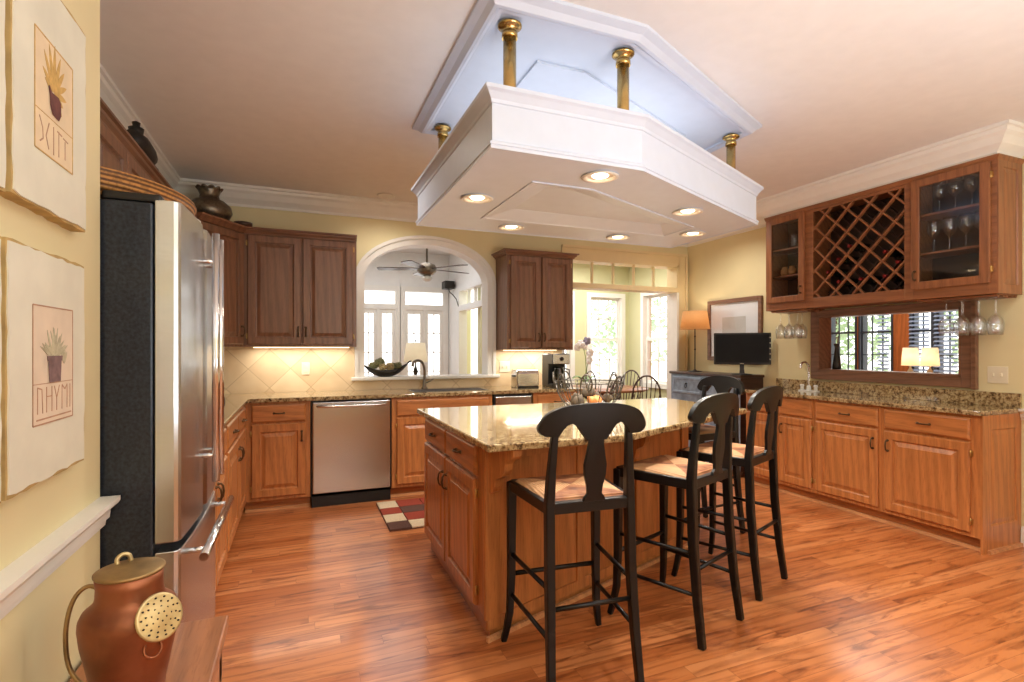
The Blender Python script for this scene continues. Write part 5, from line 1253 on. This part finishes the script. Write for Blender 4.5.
def win(i, w_, flip=None):
    a, c = w_; b = B()
    def bx(u0, u1, z0, z1, v0, v1):
        if flip is None: b.box(u0, u1, BY + v0, BY + v1, z0, z1)
        else: b.box(BXR + v0, BXR + v1, u0, u1, z0, z1)
    f_ = .07
    bx(a - f_, a + .006, wz0 - f_, wz1 + f_, -.025, .12); bx(c - .006, c + f_, wz0 - f_, wz1 + f_, -.025, .12); bx(a + .006, c - .006, wz1 - .006, wz1 + f_, -.025, .12); bx(a + .006, c - .006, wz0 - f_, wz0 + .006, -.04, .12)
    a += .0065; c -= .0065
    m_ = (wz0 + wz1) / 2
    for z0, z1, v0 in ((wz0, m_ + .02, .03), (m_ - .02, wz1, .06)):
        bx(a, a + .045, z0, z1, v0, v0 + .03); bx(c - .045, c, z0, z1, v0, v0 + .03); bx(a + .0455, c - .0455, z0, z0 + .045, v0 + .001, v0 + .029); bx(a + .0455, c - .0455, z1 - .045, z1, v0 + .001, v0 + .029)
        for k in (1, 2): u = a + (c - a) * k / 3; bx(u - .009, u + .009, z0, z1, v0 + .008, v0 + .022)
        zz = (z0 + z1) / 2; bx(a, c, zz - .009, zz + .009, v0 + .008, v0 + .022)
    o = struct('window_%d' % i, b, M['white'])
    b = B(); bx(a + .02, c - .02, wz0 + .02, wz1 - .02, .053, .057); obj('pane', b, M['glass'], o)
win(2, WN[0]); win(3, WN[1]); win(4, SWY, 1)
t = thing('breakfast_table', 'brown wooden breakfast table by the bright windows', 'table', (4.05, 6.45, 0))
b = B(); b.lathe([(0, .72), (.60, .72), (.61, .735), (.60, .75), (0, .75)], 40); obj('table_top', b, M['table'], t)
b = B(); b.lathe([(.3, 0), (.28, .03), (.07, .1), (.06, .3), (.09, .5), (.07, .62), (.2, .72)], 24); obj('pedestal', b, M['table'], t)
def windsor():
    t = thing('windsor_chair', 'dark bow-back windsor chair nearest the blue chest', 'chair', (4.30, 5.84, 0), R(-32), 'windsor chairs around the breakfast table')
    b = B(); pts = [(.21 * math.cos(2 * PI * k / 28) * (1 + .05 * math.sin(2 * PI * k / 28)), .2 * math.sin(2 * PI * k / 28)) for k in range(28)]; b.prism(pts, .43, .46); obj('seat', b, M['darkwood'], t, bevel=.01)
    for sx in (-1, 1):
        for sy in (-1, 1): b = B(); b.sweep([(sx * .21, sy * .2, 0), (sx * .18, sy * .165, .2), (sx * .13, sy * .12, .435)], [.011, .017, .012], 8); obj('leg', b, M['darkwood'], t)
    b = B(); b.sweep([(-.185, 0, .2), (.185, 0, .2)], .009, 6); 
    for sx in (-1, 1): b.sweep([(sx * .185, .17, .19), (sx * .185, -.17, .19)], .009, 6)
    obj('stretcher', b, M['darkwood'], t)
    bow = [(.19 * math.cos(PI * k / 20) * (1.08 if 3 < k < 17 else 1), -.15 - .12 * math.sin(PI * k / 20) ** .8, .455 + .5 * math.sin(PI * k / 20) ** .75) for k in range(21)]
    b = B(); b.sweep(bow, .012, 8); obj('back_bow', b, M['darkwood'], t)
    for k in range(7):
        u = (k - 3) / 3; x = u * .15; i = min(bow, key=lambda p: abs(p[0] - u * .17) + (0 if p[2] > .6 else 9)); b = B(); b.sweep([(x * .85, -.155, .455), i], [.008, .006], 6); obj('spindle', b, M['darkwood'], t)
    return t
wc = windsor()
dup(wc, (4.88, 6.2, 0), R(68), 'dark bow-back windsor chair half hidden behind the blue chest')
dup(wc, (4.72, 6.95, 0), R(120), 'bow-back windsor chair on the window side of the breakfast table')
dup(wc, (3.60, 5.85, 0), R(35), 'bow-back windsor chair behind the wire basket, by the breakfast table')
t = thing('potted_orchid', 'white orchid in a pot on the breakfast table, left of the windows', 'orchid', (3.62, 6.25, .75))
b = B(); b.lathe([(0, 0), (.05, 0), (.07, .11), (.063, .11), (.05, .09), (0, .09)], 20); obj('pot', b, M['clay'], t)
b = B()
for a in (0, 2.1, 4.2, 1, 3.3):
    pts = []
    for k in range(7): u = k / 6; pts.append((.02 * math.cos(a) + u * .2 * math.cos(a), u * .2 * math.sin(a), .1 + .08 * math.sin(PI * u * .8)))
    b.sweep(pts, 0, rect=[(.012 + .05 * math.sin(PI * min(1, .15 + k / 7)), .004) for k in range(7)])
obj('leaves', b, M['orchid_leaf'], t)
b = B(); b.sweep([(0, 0, .09), (.01, 0, .3), (.0, 0, .45), (-.04, -.01, .58), (-.10, -.02, .64), (-.15, -.02, .63)], .005, 6); b.sweep([(0, 0, .09), (.03, .01, .3), (.05, 0, .42), (.04, -.03, .5)], .005, 6); obj('stem', b, M['stem'], t)
for k, (x, y, z) in enumerate([(-.04, -.03, .60), (-.1, -.04, .62), (.0, -.03, .66), (.04, -.05, .5), (-.15, -.04, .58), (.03, -.04, .4)]):
    b = B()
    for i in range(5):
        a = 2 * PI * i / 5 + k; b.lathe([(0, -.004), (.028, -.003), (.032, 0), (.02, .003), (0, .004)], 12, T=lambda p: Vector((x + .028 * math.cos(a) + p.x, y + p.z - .006 * i, z + .028 * math.sin(a) + p.y)))
    fl_ = obj('flower', b, M['petal'] if k != 2 else M['purple'], t)

# ================================================================== DEN BEYOND THE BAR WINDOW
DX = 7.5
b = B(); DW = [(3.88, 4.14), (4.19, 4.43), (4.68, 5.11), (5.18, 5.60)]; dz0, dz1 = .6, 2.3
ys = [2.2] + [v_ for w_ in DW for v_ in w_] + [6.05]
for a, c in zip(ys[::2], ys[1::2]): b.box(DX, DX + .15, a, c, 0, CZ)
for a, c in DW: b.box(DX, DX + .15, a, c, 0, dz0); b.box(DX, DX + .15, a, c, dz1, CZ)
b.box(5.42, DX, 5.9, 6.05, 0, CZ); b.box(RX + .14, DX, 2.05, 2.2, 0, CZ)
struct('wall_den', b, M['panel_z'])
b = B(); b.box(RX + .14, DX + .15, 2.05, 5.2, CZ, CZ + .1); b.box(5.42, DX + .15, 5.2, 6.05, CZ, CZ + .1); struct('ceiling_den', b, M['ceiling'])
dk = pm('dark_window_paint', (66, 72, 82), .5)
for i, (a, c) in enumerate(DW):
    b = B(); m_ = 1.54
    def bx(y0, y1, z0, z1, x0=DX + .02, x1=DX + .07): b.box(x0, x1, y0, y1, z0, z1)
    bx(a + .0035, a + .022, dz0, dz1); bx(c - .022, c - .0035, dz0, dz1); bx(a + .0225, c - .0225, dz0, dz0 + .04); bx(a + .0225, c - .0225, dz1 - .04, dz1); bx(a, c, m_ - .014, m_ + .014, DX + .0, DX + .07)
    n = 2 if c - a < .3 else 3
    for k in range(1, n): y = a + (c - a) * k / n; bx(y - .006, y + .006, dz0, dz1, DX + .03, DX + .05)
    for zz in (.9, 1.22, 1.92): bx(a, c, zz - .006, zz + .006, DX + .03, DX + .05)
    bx(a - .02, a + .003, dz0 - .05, dz1 + .05, DX - .02, DX + .15); bx(c - .003, c + .02, dz0 - .05, dz1 + .05, DX - .02, DX + .15)
    o = struct('window_%d' % (5 + i), b, dk); b = B(); b.box(DX + .038, DX + .042, a, c, dz0, dz1); obj('pane', b, M['glass'], o)
bl = pm('grey_blue_blind', (150, 166, 194), .5)
for (a, c), lab in zip([(4.68, 4.84), (4.19, 4.43), (3.88, 4.14)], ['blue-grey venetian blind beside the lit wood post, den window next to the dark vase', 'blue-grey venetian blind behind the two den lamps', 'blue-grey venetian blind in the den window at the near end']):
    t = thing('window_blind', lab, 'blind', (DX - .05, (a + c) / 2, 1.0), 0, 'venetian blinds in the den'); b = B(); h_ = (c - a) / 2
    for k in range(30): z = -.3 + k * .053; b.add([(-.02, -h_, z), (.015, -h_, z + .022), (.015, h_, z + .022), (-.02, h_, z), (-.02, -h_, z + .002), (.015, -h_, z + .024), (.015, h_, z + .024), (-.02, h_, z + .002)], [(0, 1, 2, 3), (7, 6, 5, 4), (0, 4, 5, 1), (1, 5, 6, 2), (2, 6, 7, 3), (3, 7, 4, 0)])
    obj('slats', b, bl, t); b = B(); b.box(-.025, .02, -h_, h_, 1.28, 1.32); obj('head_rail', b, bl, t)
t = thing('console_table', 'wood console table below the two den lamps', 'table', (6.8, 3.95, 0))
b = B(); b.box(-.2, .2, -.5, .5, .78, .82); obj('table_top', b, M['panel_y'], t, bevel=.005)
for sx in (-.16, .16):
    for sy in (-.45, .45): b = B(); b.box(sx - .025, sx + .025, sy - .025, sy + .025, 0, .78); obj('leg', b, M['panel_z'], t)
for y, lab in ((4.03, 'brightest lit den lamp with a cream shade beside the wood post'), (3.82, 'lit den lamp with a cream shade in front of the blinds')):
    t = thing('den_table_lamp', lab, 'lamp', (6.8, y, .82), 0, 'lit lamps in the den')
    b = B(); b.lathe([(0, 0), (.06, 0), (.05, .02), (.03, .06), (.05, .14), (.03, .22), (.01, .26), (.01, .36), (0, .36)], 18); obj('base', b, M['clay'], t)
    b = B(); b.lathe([(.092, .285), (.076, .50), (.073, .50), (.089, .285)], 28); obj('lamp_shade', b, M['den_shade'], t)

# ================================================================== TREES OUTSIDE
def tree(label, x, y, h, r, n=1500, grp=None):
    t = thing('garden_tree', label, 'tree', (x, y, -.4), 0, grp)
    b = B(); b.sweep([(0, 0, 0), (.05, .03, h * .3), (-.04, 0, h * .6), (0, .05, h * .9)], [.13, .1, .07, .03], 10); obj('trunk', b, M['bark'], t)
    b = B()
    for _ in range(n):
        d = Vector((random.gauss(0, 1), random.gauss(0, 1), random.gauss(0, 1))).normalized() * (random.random() ** .4)
        p = Vector((d.x * r, d.y * r, h * .62 + d.z * h * .42)); u = Vector((random.uniform(-1, 1), random.uniform(-1, 1), random.uniform(-1, 1))).normalized(); v_ = u.orthogonal().normalized(); s_ = random.uniform(.06, .13)
        b.add([p - u * s_, p + v_ * s_ * .5, p + u * s_, p - v_ * s_ * .5], [(0, 1, 2, 3)])
    o = obj('crown', b, M['leaf'], t); o['kind'] = 'stuff'
tree('leafy tree outside the breakfast room, beyond the back window', 7.9, 11.6, 3.6, 1.2, 900)
tree('leafy tree outside the breakfast room, beyond the side window', 8.6, 9.2, 3.4, 1.1, 900)
tree('leafy tree outside the den, beyond the window with the dark vase', 10.4, 7.6, 3.6, 1.4, 1500)
tree('leafy tree outside the den, beyond the blinds', 10.6, 4.4, 3.6, 1.3, 1200)
